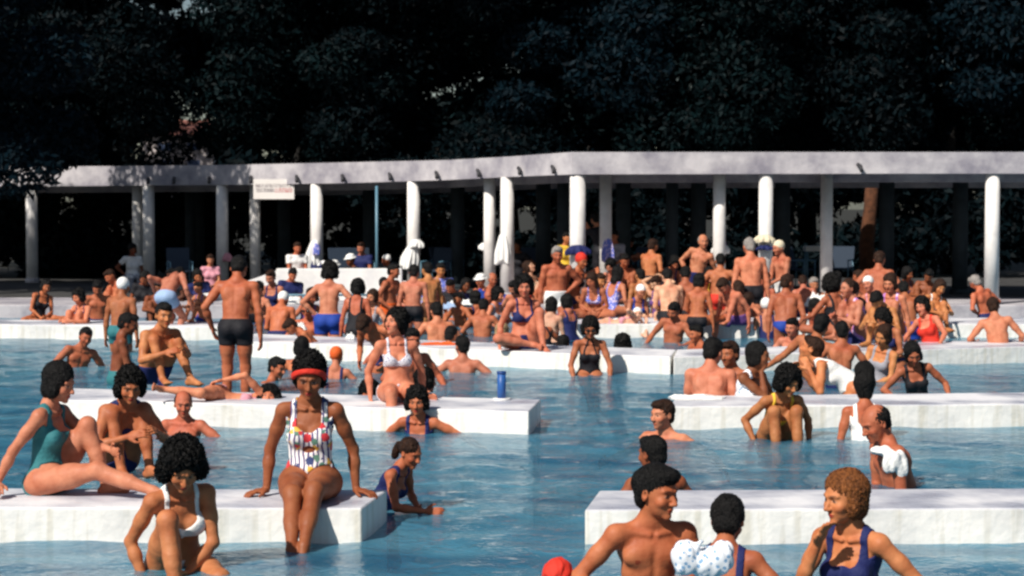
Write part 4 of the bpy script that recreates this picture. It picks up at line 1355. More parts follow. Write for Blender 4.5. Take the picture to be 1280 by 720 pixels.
# lounge chairs and low tables of the shaded terrace
def deck_chair(px, Y, rot, label):
    q = atd(px, 340, Y)
    o = bpy.data.objects.new('deck_chair', None); o.location = (q[0], Y, FLR); o.rotation_euler = (0, 0, rot); COL.objects.link(o)
    o['label'] = label; o['category'] = 'chair'; o['group'] = 'dark chairs on the shaded terrace'
    dkb = mat('chair_canvas', (.02, .035, .06), rough=.8)
    put('seat', box_me('seat', (-.25, -.25, .38), (.25, .22, .42), .01), dkb, o)
    bk = put('backrest', box_me('backrest', (-.25, 0, 0), (.25, .035, .5), .01), dkb, o); bk.location = (0, .22, .42); bk.rotation_euler = (-.25, 0, 0)
    for sx in (-.24, .24):
        put('leg', tube_me('leg', [(sx, -.24, 0), (sx, -.24, .60)], .014, 8), STEEL, o)
        put('leg', tube_me('leg', [(sx, .26, 0), (sx, .22, .60)], .014, 8), STEEL, o)
        put('armrest', tube_me('armrest', [(sx, -.26, .60), (sx, .26, .61)], .016, 8), STEEL, o)
for px, Y, r_, lb in ((430, 43.4, .4, 'dark canvas chair left of the blue pole on the terrace'), (452, 44.0, 3.0, 'dark canvas chair on which the man in the suit sits'), (545, 43.8, -.5, 'dark canvas chair behind the white cloth column'),
                      (560, 44.6, .8, 'dark canvas chair deeper in the shade right of the white cloth column'), (660, 44.0, .2, 'dark canvas chair right of the hanging bathrobe'), (795, 44.2, -.7, 'dark canvas chair behind the tanned man standing sideways'),
                      (1000, 44.5, .9, 'dark canvas chair left of the white topped table'), (1050, 45.0, -.4, 'dark canvas chair right of the white topped table'), (225, 43.5, .3, 'dark canvas chair behind the bending man')):
    deck_chair(px, Y, r_, lb)
# ------------------------------------------------------------------ the bathers
F_, M_ = 'f', 'm'
H = lambda a, b='black': (a, b)
TW = lambda t, b: (('top', t), ('bottom', b))
G1 = 'bathers in and around the pool'
# ---- nearest row
person('tanned woman in a flowered striped one-piece and red headband on the near left platform', (386, 447), depth=12.93, seat=PZ, yaw=0, lean=-4, bend=8, nod=20, look=3,
       legs=(((.035, .72, -.30), (.06, .5, .8), (.0, .8, -.6)), ((.035, .72, -.28), (.06, .5, .8), (-.05, .8, -.6))), arms=('prop', 'prop'), skin='brown', hair=H('updo'), wear=(('keyhole', 'floral'),), extra=(('headband', 'red'),), fat=1.04)
person('woman in a white bikini with messy black hair, in the water at the lower left', (230, 545), depth=11.75, seat=-.11, k=1.06, yaw=28, lean=8, bend=16, nod=34, look=18, side=4,
       legs=(((.14, .40, -.10), (.18, .3, .9)), ((-.10, .62, -.32), (.2, .6, .1))), arms=(((.22, .10, -.08), (.4, -.2, .1)), ((-.04, .30, .0), (.62, .02, .10))), skin='gold', hair=H('big'), wear=TW('white', 'white'))
person('little girl with a brown ponytail reaching out over the water beside the near left platform', (517, 549), depth=13.9, k=.82, yaw=66, lean=14, bend=20, nod=22, look=50,
       legs=('kneel', 'kneel'), arms=(((.10, .50, .07), (.3, .2, .0), (-.05, 1, .0)), ((.16, .30, .05), (.4, .1, .1))), skin='tan', hair=('pony', 'brown'), wear=(('onepiece', 'navy'),))
person('bare chested tanned boy with black hair at the near right, looking to the right', (823, 584), depth=10.6, k=1.08, yaw=12, lean=4, bend=8, look=48, nod=8,
       legs=('kneel', 'kneel'), arms=(((.30, .24, .10), (.5, -.1, .1)), ((.12, .30, .20), (.42, -.05, .1))), sex=M_, skin='tan', hair=H('thick'), wear=(('trunks', 'purple'),), fat=.92)
person('bather with sleek dark hair seen from behind at the lower right', (912, 622), depth=10.3, k=1.0, yaw=165, lean=4, bend=12, nod=14, legs=('kneel', 'kneel'), arms=('water', 'lap'), skin='tan', hair=H('thick'), wear=(('lowback', 'navy'),))
person('ginger short haired woman in a navy swimsuit facing left at the lower right corner', (1054, 590), depth=10.4, k=1.08, yaw=-38, lean=0, bend=8, look=-62, nod=8, legs=('kneel', 'kneel'),
       arms=(((.06, .26, .42), (.35, .05, .0)), ((.36, .05, .0), (.5, -.2, .1))), skin='gold', hair=('bob', 'ginger'), wear=(('onepiece', 'navy'),))
person('bather mostly below the frame wearing a ruffled red bathing cap', (695, 704), depth=10.6, k=.82, yaw=-20, nod=10, legs=('kneel', 'kneel'), arms=('down', 'down'), hair=('flower', 'red'), skin='tan', wear=(('onepiece', 'red'),))
blob('towel', [('e', (-.10, 0, .06), (.07, .07, .09)), ('e', (.0, .02, .03), (.09, .08, .08)), ('e', (.08, -.02, .07), (.06, .05, .08)), ('c', (-.12, 0, .02), (-.02, -.03, .15), .03, .012)], CLOTH['whiteprint'], h=.006, noise=.009, nf=60, seed=40, loc=tuple(atd(882, 712, 10.0)), label='white printed towel crumpled between the black haired boy and the sleek haired bather', cat='towel')
# ---- around the near right platform
person('man with short black hair seen from behind in the water beyond the near right platform', (815, 545), depth=14.1, k=1.0, yaw=-160, nod=6, look=-140, legs=('kneel', 'kneel'), arms=('water', 'water'), sex=M_, skin='brown', hair=H('short'), wear=(('trunks', 'navy'),))
person('fair man with dark parted hair facing left, up to his shoulders in mid pool', (828, 500), depth=18.0, k=1.05, yaw=-35, look=-50, nod=4, legs=('kneel', 'kneel'), arms=(((.45, .25, .22), (.5, 0, .2)), ((.60, .10, .20), (.6, -.2, .2))), sex=M_, skin='pink', hair=('short', 'brown'), wear=(('trunks', 'navy'),))
person('balding man at the right edge leaning left with a white towel on his shoulder', (1088, 508), depth=15.0, k=1.08, yaw=-78, lean=8, bend=12, look=-66, nod=24, legs=('kneel', 'kneel'), arms=('lap', 'lap'), sex=M_, skin='red', hair=('balding', 'black'), wear=(('trunks', 'navy'),), fat=1.1)
blob('towel', [('e', (0, .02, .05), (.09, .13, .030)), ('e', (.08, -.01, .03), (.07, .12, .035)), ('e', (.12, -.09, -.05), (.05, .035, .10)), ('e', (.03, -.12, -.02), (.06, .03, .08))], CW, h=.008, noise=.008, nf=40, seed=41, loc=tuple(atd(1104, 572, 14.82)), label='white towel draped over the shoulder of the balding man at the right', cat='towel')
person('woman with tall piled black hair seen from behind at the right edge', (1080, 468), depth=17.9, k=1.0, yaw=178, nod=4, legs=('kneel', 'kneel'), arms=('down', 'down'), skin='tan', hair=H('tall'), wear=(('onepiece', 'white'),))
person('woman with big black hair in a yellow bikini sitting before the right platform', (989, 446), depth=18.2, seat=-.13, k=1.0, yaw=12, lean=14, bend=18, nod=24, look=30, legs=(((.10, .36, -.12), (.12, .3, .9)), ((.10, .36, -.12), (.12, .3, .9))),
       arms=(((.24, .16, -.02), (.4, -.1, .2)), ((.26, .2, -.02), (.4, -.1, .2))), skin='gold', hair=H('big'), wear=TW('yellow', 'yellow'))
person('pale broad backed man sitting behind the right platform with his head bowed', (893, 423), depth=20.15, k=1.12, yaw=168, bend=14, nod=18, look=150, legs=('cross', 'cross'), arms=('down', 'lap'), sex=M_, skin='pink', hair=H('short'), wear=(('trunks', 'black'),), fat=1.08)
person('man whose face looks out from behind the pale broad backed man', (912, 427), depth=21.2, k=1.05, yaw=-30, look=-40, nod=4, legs=('kneel', 'kneel'), arms=('water', 'water'), sex=M_, skin='tan', hair=('short', 'brown'), wear=(('trunks', 'navy'),))
person('black haired woman facing right with her hand at her cheek, elbow on the right platform', (948, 428), depth=20.0, k=1.05, yaw=50, lean=6, bend=14, look=70, nod=4, legs=('kneel', 'kneel'), arms=(((.0, .22, .44), (.3, .22, .0)), ((.12, .35, .12), (.4, .1, .1))), skin='brown', hair=H('bob'), wear=(('onepiece', 'whiteprint'),))
person('man bending over in white bathing clothes, orange tanned arm stretched left, behind the right platform', (1020, 421), depth=21.0, k=1.06, yaw=-95, lean=35, bend=25, look=-110, nod=-15, legs=('kneel', 'kneel'), arms=(((.15, .5, .15), (.3, .2, -.2)), ((.2, .45, .2), (.3, .2, -.2))), skin='gold', hair=('short', 'brown'), wear=(('onepiece', 'white'),), fat=1.15)
person('black haired man reclining between the two right platforms with his arm laid to the left', (1030, 393), depth=24.5, k=1.1, yaw=150, lean=-8, bend=10, side=10, nod=6, legs=('fold', 'fold'), arms=(((.55, .0, .02), (.5, -.1, -.1)), ((.62, .05, .04), (.5, -.1, -.1))), sex=M_, skin='tan', hair=H('short'), wear=(('trunks', 'black'),))
# ---- second row left
person('woman in a spotted grey bikini on the long left platform, face turned to the sun', (497, 389), depth=19.25, seat=PZ, k=1.03, yaw=14, lean=-8, bend=4, nod=-6, look=-42, legs=(((.14, .52, -.38), (.16, .6, .8)), ((.06, .52, -.38), (.10, .6, .8))),
       arms=(((.24, -.08, -.07), (.4, -.3, .1)), ('prop')and((.27, -.10, -.07), (.42, -.35, .15), (.75, .5, -.1))), skin='pink', hair=H('curly'), wear=TW('dots', 'dots'))
person('dark haired woman in a navy swimsuit up to her chest before the long left platform', (521, 485), depth=18.6, k=1.0, yaw=-12, lean=8, nod=10, look=-5, legs=('kneel', 'kneel'), arms=(((.28, .2, .1), (.5, 0, .1)), ((.62, .1, .18), (.6, -.1, .2))), skin='tan', hair=H('curly'), wear=(('onepiece', 'navy'),))
person('pink sunburnt sunbather lying on the long left platform, black hair towards the right', (337, 484), depth=19.5, k=.9, yaw=8, rp=0, rr=97, legs=(((.10, .30, -.62), (.12, .9, -.2)), ((.10, .20, -.66), (.12, .9, -.2))), arms=(((.25, .1, .0), (.42, .2, .2)), ((.15, -.02, .72), (.5, 0, .5))), look=0, nod=-20, skin='pink', hair=H('big'), wear=TW('pink', 'pink'), zc=PZ - .05)
person('tanned man with arms across drawn up knees at the left end of the long platform', (205, 378), depth=21.3, seat=PZ, k=1.05, yaw=42, lean=8, bend=18, nod=6, look=28, legs=('up', ((.16, .45, -.045), (.14, .3, .9))), arms=('knees', ((.04, .52, .26), (.4, .1, .1))), sex=M_, skin='gold', hair=H('short'), wear=(('trunks', 'navy'),), fat=.95)
person('broad man in black trunks standing in the water with his back turned at the left', (300, 322), depth=22.2, feet=-.22, yaw=176, lean=4, bend=10, nod=20, legs=('stand', 'stand'), arms=('down', ((.26, .06, -.02), (.45, -.2, .2))), sex=M_, skin='tan', hair=H('short'), wear=(('trunks', 'black'),), fat=.98, zc=-.5)
person('balding sunburnt man lying back in the water before the left end of the long platform', (229, 489), depth=18.35, k=.95, yaw=-10, lean=-5, look=12, nod=10, legs=('kneel', 'kneel'), arms=(((.35, .2, .16), (.5, .1, .1)), ((.3, .2, .12), (.5, .1, .1))), sex=M_, skin='red', hair=('balding', 'black'), wear=(('trunks', 'navy'),))
person('dark haired bather leaning on drawn up knees at the left edge behind the near platform', (163, 462), depth=15.6, k=1.06, yaw=35, lean=12, bend=20, nod=20, look=20, legs=('up', 'up'), arms=(((.1, .45, .2), (.4, .1, .1)), ((.12, .48, .22), (.4, .1, .1))), skin='tan', hair=H('curly'), wear=(('onepiece', 'navy'),))
person('pink skinned bather in teal sitting at the far left on the near platform', (78, 488), depth=13.1, seat=PZ, k=1.0, yaw=74, lean=-6, bend=12, nod=10, legs=('flat', 'up'), arms=('propback', ((.1, .40, .18), (.4, .1, .1))), skin='pink', hair=H('bob'), wear=(('onepiece', 'teal'),))
person('dark haired bather hidden to the eyes behind the long left platform beside the seated woman', (459, 478), depth=20.9, k=1.0, yaw=-20, nod=20, legs=('kneel', 'kneel'), arms=('water', 'water'), skin='tan', hair=H('curly'), wear=(('onepiece', 'black'),))
person('black haired bather leaning on the long left platform just right of the seated woman', (533, 461), depth=20.7, k=1.0, yaw=160, look=120, nod=6, legs=('kneel', 'kneel'), arms=('water', ((.05, .3, .12), (.4, .1, .1))), skin='pink', hair=H('curly'), wear=(('onepiece', 'navy'),))
person('reddish tanned man sitting in the water just behind the woman in the spotted bikini', (516, 411), depth=23.6, k=1.05, yaw=30, look=20, nod=8, legs=('kneel', 'kneel'), arms=('water', 'water'), sex=M_, skin='red', hair=H('short'), wear=(('trunks', 'navy'),))
# ---- between the second and third platforms
person('bather in an orange bathing cap and dark swimsuit seen from behind in the water', (421, 433), depth=24.2, k=.95, yaw=172, nod=6, legs=('kneel', 'kneel'), arms=('water', 'water'), skin='pink', hair=('cap', 'orange'), wear=(('lowback', 'navy'),))
person('hunched tanned bather leaning over the water right of the orange bathing cap', (449, 402), depth=25.0, k=1.0, yaw=-30, lean=25, bend=25, nod=25, legs=('kneel', 'kneel'), arms=(((.2, .3, -.1), (.4, .0, .1)), ((.2, .3, -.1), (.4, .0, .1))), sex=M_, skin='tan', hair=('short', 'brown'), wear=(('trunks', 'navy'),))
person('bather in a red scarf sitting behind the woman in the spotted bikini', (478, 411), depth=26.4, k=1.0, yaw=-20, nod=12, legs=('kneel', 'kneel'), arms=('water', 'water'), skin='red', hair=('scarf', 'red'), wear=(('onepiece', 'red'),))
person('broad shouldered man with black hair seen from behind in the water below the orange towel', (578, 420), depth=25.2, k=1.05, yaw=172, look=-160, nod=4, legs=('kneel', 'kneel'), arms=(((.50, .2, .16), (.6, -.1, .1)), ((.52, .2, .16), (.6, -.1, .1))), sex=M_, skin='pink', hair=H('short'), wear=(('trunks', 'navy'),))
person('woman in dark sunglasses and black halter swimsuit sitting in the water against the long platform', (738, 398), depth=24.8, seat=-.13, k=1.0, yaw=2, lean=2, bend=10, nod=6, legs=('edgefar', 'edgefar'), arms=(((.20, .26, -.05), (.45, .0, .05)), ((.24, .24, -.06), (.45, .0, .05))), skin='tan', hair=H('curly'), wear=(('halter', 'black'),), extra=(('sunglasses',),))
person('curly haired woman in a navy bikini sitting on a platform with one knee drawn up', (655, 352), depth=26.2, seat=PZ, k=1.12, yaw=14, lean=-8, bend=12, nod=8, look=4, legs=(((-.02, .32, -.03), (.7, .5, .1)), ((.14, .38, -.045), (.16, .3, .9))), arms=(((.28, -.02, -.07), (.42, -.3, .15)), ((.27, -.16, -.07), (.42, -.4, .15))), skin='pink', hair=H('curly'), wear=TW('navy', 'navy'), fat=1.12)
for hx, hy, d_, lb, hr, yw in ((779, 419, 27.6, 'black round head showing just behind the long platform right of the sunglasses woman', 'curly', 170), (705, 419, 27.4, 'dark head in the water right of the drawn up knee of the navy bikini woman', 'short', 160),
                               (348, 447, 24.0, 'head of a dark haired swimmer at the left behind the lying sunbather', 'short', 60), (377, 422, 25.4, 'black hair of a swimmer just above the red headband woman', 'bob', 180), (565, 408, 27.5, 'dark head of a bather beside the right end of the orange towel', 'short', 150)):
    person(lb, (hx, hy), depth=d_, k=1.0, yaw=yw, nod=6, legs=('kneel', 'kneel'), arms=('water', 'water'), sex=M_, skin='tan', hair=H(hr), wear=(('trunks', 'navy'),))
person('blond head turned away behind the arm of the navy bikini woman', (629, 404), depth=27.8, k=.95, yaw=150, nod=6, legs=('kneel', 'kneel'), arms=('water', 'water'), skin='pink', hair=('bob', 'blond'), wear=(('onepiece', 'pink'),))
person('black haired man seen from behind sitting beyond the orange towel', (545, 378), depth=28.2, k=1.0, yaw=-168, bend=12, nod=6, legs=('kneel', 'kneel'), arms=('water', 'water'), sex=M_, skin='pink', hair=H('short'), wear=(('trunks', 'navy'),))
person('dark headed man turned left in the water left of the right platform', (869, 406), depth=27.3, k=.95, yaw=-60, nod=4, legs=('kneel', 'kneel'), arms=('water', ((.5, .2, .1), (.5, 0, 0))), sex=M_, skin='tan', hair=H('short'), wear=(('trunks', 'navy'),))
person('small boy crouched sideways in the water left of the orange bathing cap', (356, 402), depth=27.6, k=.85, yaw=-70, lean=20, bend=25, nod=10, legs=('kneel', 'kneel'), arms=('lap', 'lap'), sex=M_, skin='tan', hair=('short', 'brown'), wear=(('trunks', 'red'),))
# ---- third row
person('person in bright blue trunks standing with hands on hips and back turned', (413, 329), depth=29.6, feet=-.62, yaw=176, legs=('stand', 'stand'), arms=('hips', 'hips'), nod=14, sex=F_, skin='pink', hair=H('curly'), wear=(('trunks', 'blue'),), fat=1.02, zc=-.7)
person('round haired woman in a low backed black swimsuit sitting on the long platform facing away', (448, 350), depth=28.9, seat=PZ, yaw=168, lean=0, bend=10, nod=4, legs=('edge', 'edge'), arms=('down', 'down'), skin='red', hair=H('curly'), wear=(('lowback', 'black'),), fat=1.1)
person('man in a white cloth cap with his back bent behind the small boy', (356, 367), depth=31.0, k=1.0, yaw=170, lean=6, bend=18, nod=24, legs=('kneel', 'kneel'), arms=('lap', 'lap'), sex=M_, skin='tan', hair=('cap', 'white'), wear=(('trunks', 'navy'),))
person('man in dark sunglasses facing the camera left of the blue trunks', (384, 377), depth=30.4, k=1.0, yaw=-10, nod=4, legs=('kneel', 'kneel'), arms=('water', 'water'), sex=M_, skin='red', hair=('short', 'brown'), wear=(('trunks', 'navy'),), extra=(('sunglasses',),))
person('man bending sideways over the far left platform with one arm reaching down', (228, 340), depth=31.4, k=1.0, yaw=150, lean=28, bend=26, side=-14, nod=20, legs=('bent', 'bent'), arms=(((.25, .3, -.1), (.4, 0, .1)), ((.42, .2, .12), (.5, 0, .2))), sex=M_, skin='pink', hair=H('short'), wear=(('trunks', 'lightblue'),))
person('child in blue sitting on the far left platform', (247, 364), depth=32.4, seat=PZ, k=.75, yaw=-40, nod=4, legs=('up', 'up'), arms=('knees', 'knees'), skin='pink', hair=H('short'), wear=(('onepiece', 'blue'),), sex=F_)
person('brown boy crouching on the far left platform beside the standing man', (281, 352), depth=32.3, seat=PZ, k=.95, yaw=-60, lean=20, bend=20, nod=20, legs=('up', 'up'), arms=('knees', 'down'), sex=M_, skin='brown', hair=H('short'), wear=(('trunks', 'black'),))
person('bather in a white cap at the left edge with a brown bare back', (155, 347), depth=28.5, k=1.0, yaw=160, nod=4, legs=('stand', 'stand'), arms=('down', 'down'), sex=M_, skin='tan', hair=('cap', 'white'), wear=(('trunks', 'teal'),), zc=-.7)
person('dark skinned person in teal trunks behind the man with drawn up knees', (163, 392), depth=23.5, k=1.0, yaw=100, nod=10, legs=('kneel', 'kneel'), arms=('lap', 'lap'), sex=M_, skin='brown', hair=H('short'), wear=(('trunks', 'teal'),))
person('person in a white blouse standing on the terrace at the left edge', (166, 305), depth=44.0, k=.98, yaw=20, legs=('edge', 'edge'), arms=('hips', 'down'), skin='brown', hair=H('bob'), wear=(('shirt', 'white'), ('trousers', 'grey')), zc=0)
person('woman in a blue swimsuit at the pool edge right of the broad standing man', (337, 338), depth=36.0, k=1.05, yaw=-20, nod=14, legs=('cross', 'cross'), arms=('lap', 'lap'), skin='pink', hair=('short', 'brown'), wear=(('onepiece', 'navy'),))
person('woman in pink standing by the column left of the broad man in black trunks', (263, 318), depth=41.0, yaw=10, legs=('kneel', 'kneel'), arms=('down', 'lap'), skin='pink', hair=('short', 'brown'), wear=(('dress', 'pink'),), zc=0, k=.9)
person('red faced person seated in the shade left of the white clothes column', (372, 303), depth=42.5, k=.95, yaw=20, legs=('edge', 'edge'), arms=('lap', 'lap'), sex=M_, skin='red', hair=('short', 'brown'), wear=(('shirt', 'white'),), zc=0)
person('man in a dark suit sitting on the terrace just left of the blue pole', (451, 303), depth=43.3, k=1.0, yaw=-15, legs=('edge', 'edge'), arms=('lap', 'lap'), sex=M_, skin='pink', hair=('short', 'brown'), wear=(('shirt', 'navy'), ('trousers', 'black')), zc=0)
for hx, hy, lb in ((437, 318, 'seated guest in a round white hat left of the man in the suit'), (418, 326, 'seated guest whose white hat is the middle one of three left of the suit'), (404, 327, 'seated guest in a white hat right beside the white clothes column'), (482, 318, 'seated guest in a white hat just right of the blue pole')):
    person(lb, (hx, hy), depth=42.2, k=.95, yaw=RNG.uniform(-60, 60), legs=('edge', 'edge'), arms=('lap', 'lap'), skin='brown', hair=('hat', 'white') if hx != 482 else ('cap', 'white'), wear=(('shirt', 'black'),), zc=0)
person('lean tanned man in orange trunks standing sideways by the white wall', (493, 330), depth=33.5, feet=-.5, yaw=60, look=75, nod=10, legs=('stand', 'stand'), arms=(((.2, .12, .02), (.4, -.2, .2)), ((.2, .25, .05), (.4, -.2, .2))), sex=M_, skin='red', hair=H('short'), wear=(('trunks', 'orange'),), zc=-.7)
person('slim boy in black trunks standing with his back turned right of the orange trunks', (518, 334), depth=32.5, feet=-.5, k=.98, yaw=172, legs=('stand', 'stand'), arms=('down', 'down'), sex=M_, skin='pink', hair=H('short'), wear=(('trunks', 'black'),), fat=.9, zc=-.7)
person('golden tanned boy standing close behind the slim boy in black trunks', (533, 333), depth=33.8, feet=-.5, k=.98, yaw=-150, legs=('stand', 'stand'), arms=('down', 'down'), sex=M_, skin='gold', hair=H('short'), wear=(('trunks', 'brown'),), fat=.85, zc=-.7)
person('orange faced man in a blue patterned shirt sitting at the pool edge', (551, 329), depth=38.5, k=1.05, yaw=10, legs=('cross', 'cross'), arms=('lap', 'lap'), sex=M_, skin='gold', hair=H('short'), wear=(('shirt', 'blueprint'),), zc=0)
person('woman in a white sun bonnet sitting near the foot of the slim column', (600, 343), depth=37.6, k=.95, yaw=-30, legs=('cross', 'cross'), arms=('lap', 'lap'), skin='tan', hair=('hat', 'white'), wear=(('onepiece', 'black'),))
person('balding red man sitting at the foot of the robe column', (616, 341), depth=38.2, k=1.0, yaw=20, legs=('cross', 'cross'), arms=('lap', 'down'), sex=M_, skin='red', hair=('balding', 'grey'), wear=(('trunks', 'lightblue'),))
person('boy with short black hair in the far water, face turned left', (571, 366), depth=34.5, k=.9, yaw=-40, legs=('kneel', 'kneel'), arms=('water', 'water'), sex=M_, skin='tan', hair=H('short'), wear=(('trunks', 'navy'),))
person('dark haired bather in the far water right of the boy', (593, 364), depth=34.8, k=1.0, yaw=-150, legs=('kneel', 'kneel'), arms=('water', 'water'), skin='tan', hair=H('bob'), wear=(('onepiece', 'navy'),))
person('reddish man in the far water with his face turned up', (611, 361), depth=34.2, k=1.0, yaw=-30, legs=('kneel', 'kneel'), arms=('water', 'water'), sex=M_, skin='red', hair=('balding', 'brown'), wear=(('trunks', 'navy'),))
person('woman with thick black hair in the far water left of the navy bikini woman', (624, 360), depth=33.6, k=1.0, yaw=60, legs=('kneel', 'kneel'), arms=('water', 'side'), skin='pink', hair=H('curly'), wear=(('onepiece', 'grey'),))
person('pale woman resting on her elbows right of the robe column', (658, 327), depth=38.8, k=1.0, yaw=60, lean=-14, nod=-20, legs=('up', 'up'), arms=('propback', 'propback'), skin='pale', hair=('bob', 'brown'), wear=TW('cream', 'cream'))
person('dark haired woman sitting close right behind the navy bikini woman', (690, 372), depth=30.2, k=.95, yaw=160, nod=6, legs=('kneel', 'kneel'), arms=('lap', 'lap'), skin='pale', hair=H('bob'), wear=(('bottom', 'black'),))
person('girl in a navy swimsuit right beside the pale back behind the navy bikini woman', (706, 368), depth=31.2, k=.95, yaw=-140, nod=8, legs=('kneel', 'kneel'), arms=('lap', 'lap'), skin='pink', hair=('bob', 'black'), wear=(('onepiece', 'navy'),))
person('grey haired tanned man in white trunks standing and facing the camera', (697, 308), depth=34.4, feet=-.5, yaw=8, legs=('stand', 'step'), arms=('down', 'hips'), sex=M_, skin='red', hair=('short', 'grey'), wear=(('trunks', 'white'),), fat=1.1, zc=-.7)
person('woman in a red head scarf and dark bikini standing with one arm bent up', (728, 317), depth=34.8, feet=-.5, yaw=20, side=-10, look=40, nod=14, legs=('stand', 'stand'), arms=('lap', ((.40, .15, .35), (.7, 0, .5))), skin='tan', hair=('scarf', 'red'), wear=TW('black', 'navy'), zc=-.7)
person('long haired woman in a blue print bikini sitting with her arms crossed over her lap', (738, 347), depth=33.2, seat=PZ, k=.98, yaw=-10, lean=14, bend=16, nod=24, look=-30, legs=('fold', 'fold'), arms=('lap', 'lap'), skin='tan', hair=('long', 'brown'), wear=TW('blueprint', 'blueprint'))
person('reddish man sitting half hidden behind the long haired woman in the blue print bikini', (752, 342), depth=34.8, k=1.0, yaw=30, nod=10, legs=('cross', 'cross'), arms=('down', 'lap'), sex=M_, skin='gold', hair=('short', 'brown'), wear=(('trunks', 'red'),))
person('dark haired woman in a blue swimsuit leaning on one straight arm', (774, 333), depth=34.0, k=1.02, yaw=140, lean=6, bend=14, nod=10, look=120, legs=('fold', 'fold'), arms=(((.3, .12, -.05), (.4, -.2, .1)), 'down'), skin='pink', hair=('long', 'black'), wear=(('lowback', 'blueprint'),))
person('white capped bather lying on a towel on the far right platform', (797, 384), depth=31.9, k=.9, yaw=-15, rr=74, legs=(((.10, .15, -.75), (.12, .9, -.2)), ((.10, .10, -.78), (.12, .9, -.2))), arms=(((.05, .15, .55), (.4, .3, .3)), ((.1, .05, .65), (.5, .2, .4))), look=0, nod=-5, skin='pale', hair=('cap', 'white'), wear=TW('pink', 'pink'))
person('pale person holding both arms up to the head left of the two men in trunks', (817, 346), depth=35.0, k=1.0, yaw=-40, nod=20, legs=('cross', 'cross'), arms=('headup', 'headup'), skin='pale', hair=('short', 'brown'), wear=(('onepiece', 'purple'),))
person('golden tanned man standing sideways in the shade by the pavilion', (817, 299), depth=36.6, feet=-.15, yaw=140, legs=('stand', 'stand'), arms=(((.15, .15, .05), (.4, -.2, .2)), 'lap'), sex=M_, skin='gold', hair=('short', 'brown'), wear=(('trunks', 'black'),), zc=0)
person('pale man in black trunks sitting on the far platform with his back turned', (833, 338), depth=32.2, seat=PZ, k=1.03, yaw=-170, bend=12, nod=18, legs=('edge', 'edge'), arms=('lap', 'lap'), sex=M_, skin='pale', hair=H('short'), wear=(('trunks', 'black'),))
person('tanned man in black trunks sitting close beside the pale man, back turned', (857, 331), depth=32.4, seat=PZ, k=1.06, yaw=175, bend=12, nod=18, legs=('edge', 'edge'), arms=('lap', ((.28, .0, -.04), (.42, -.3, .15))), sex=M_, skin='tan', hair=H('short'), wear=(('trunks', 'black'),))
person('woman with a dark bob looking away right beside the seated tanned man', (874, 346), depth=31.2, seat=PZ, k=.95, yaw=165, nod=8, legs=('fold', 'fold'), arms=('down', 'lap'), skin='tan', hair=H('bob'), wear=(('bottom', 'black'),))
person('bather in purple trunks perched on the far right platform with one leg hanging', (899, 352), depth=31.6, seat=PZ, k=1.0, yaw=-50, lean=16, bend=16, nod=20, legs=('edge', 'up'), arms=(((.3, .2, -.05), (.4, 0, .1)), 'down'), sex=M_, skin='pink', hair=('short', 'brown'), wear=(('trunks', 'purple'),))
person('pink man standing and turning his head at the left of the slim column', (879, 293), depth=36.4, feet=-.15, yaw=-20, look=10, side=-12, legs=('stand', 'stand'), arms=('hips', 'down'), sex=M_, skin='pink', hair=('balding', 'grey'), wear=(('trunks', 'navy'),), zc=-.5)
person('dark tanned man with his back turned before the slim column of the right wing', (901, 309), depth=35.2, feet=-.5, k=1.05, yaw=170, nod=10, legs=('stand', 'stand'), arms=(((.4, .1, .1), (.5, -.1, .2)), 'hips'), sex=M_, skin='tan', hair=H('short'), wear=(('trunks', 'red'),), zc=-.7)
person('grey haired man in long black trunks standing with his back to the camera', (936, 298), depth=33.8, feet=-.42, yaw=-172, legs=('stand', 'stand'), arms=('down', 'down'), nod=10, sex=M_, skin='pink', hair=('short', 'grey'), wear=(('trunks', 'black'),), zc=-.7)
person('old man in a cream cap standing right of the column with the beige bag', (972, 312), depth=36.2, feet=-.3, k=1.06, yaw=-60, legs=('stand', 'stand'), arms=('lap', 'lap'), sex=M_, skin='pink', hair=('cap', 'cream'), wear=(('trunks', 'white'),), zc=-.7)
person('heavy tanned man in blue trunks standing in the water with his back turned, looking right', (985, 335), depth=29.6, feet=-.62, k=1.03, yaw=176, lean=8, bend=12, look=130, nod=10, legs=('stand', 'stand'), arms=('down', 'down'), sex=M_, skin='red', hair=('short', 'brown'), wear=(('briefs', 'blue'),), fat=1.12, zc=-.75)
person('brown haired bather reclining left of the heavy man in blue trunks', (939, 367), depth=32.2, k=.98, yaw=140, rr=0, lean=-10, side=22, nod=10, legs=('flat', 'flat'), arms=('propback', 'side'), skin='pink', hair=('bob', 'brown'), wear=TW('black', 'black'))
person('person in light blue sitting far off behind the pool edge right of the heavy man', (1018, 347), depth=37.6, k=1.0, yaw=10, legs=('cross', 'cross'), arms=('lap', 'hips'), sex=M_, skin='pink', hair=('short', 'grey'), wear=(('trunks', 'teal'),))
person('woman with a thick black mane reaching her arm out to the left', (1037, 347), depth=28.6, seat=PZ, k=1.04, yaw=-150, lean=6, bend=12, nod=10, look=-140, legs=('fold', 'fold'), arms=(((.2, .3, .1), (.4, 0, .1)), ((.25, .45, .12), (.4, .1, .1))), skin='tan', hair=('big', 'black'), wear=(('lowback', 'black'),))
person('woman in a purple print swimsuit facing left with her arm bent before her', (1060, 333), depth=27.9, seat=PZ, k=1.06, yaw=-62, lean=10, bend=16, nod=4, look=-60, legs=('up', 'up'), arms=(((.05, .42, .22), (.4, .05, .1)), ((.05, .40, .20), (.4, .05, .1))), skin='pink', hair=('bun', 'brown'), wear=(('onepiece', 'purpleprint'),), fat=1.1)
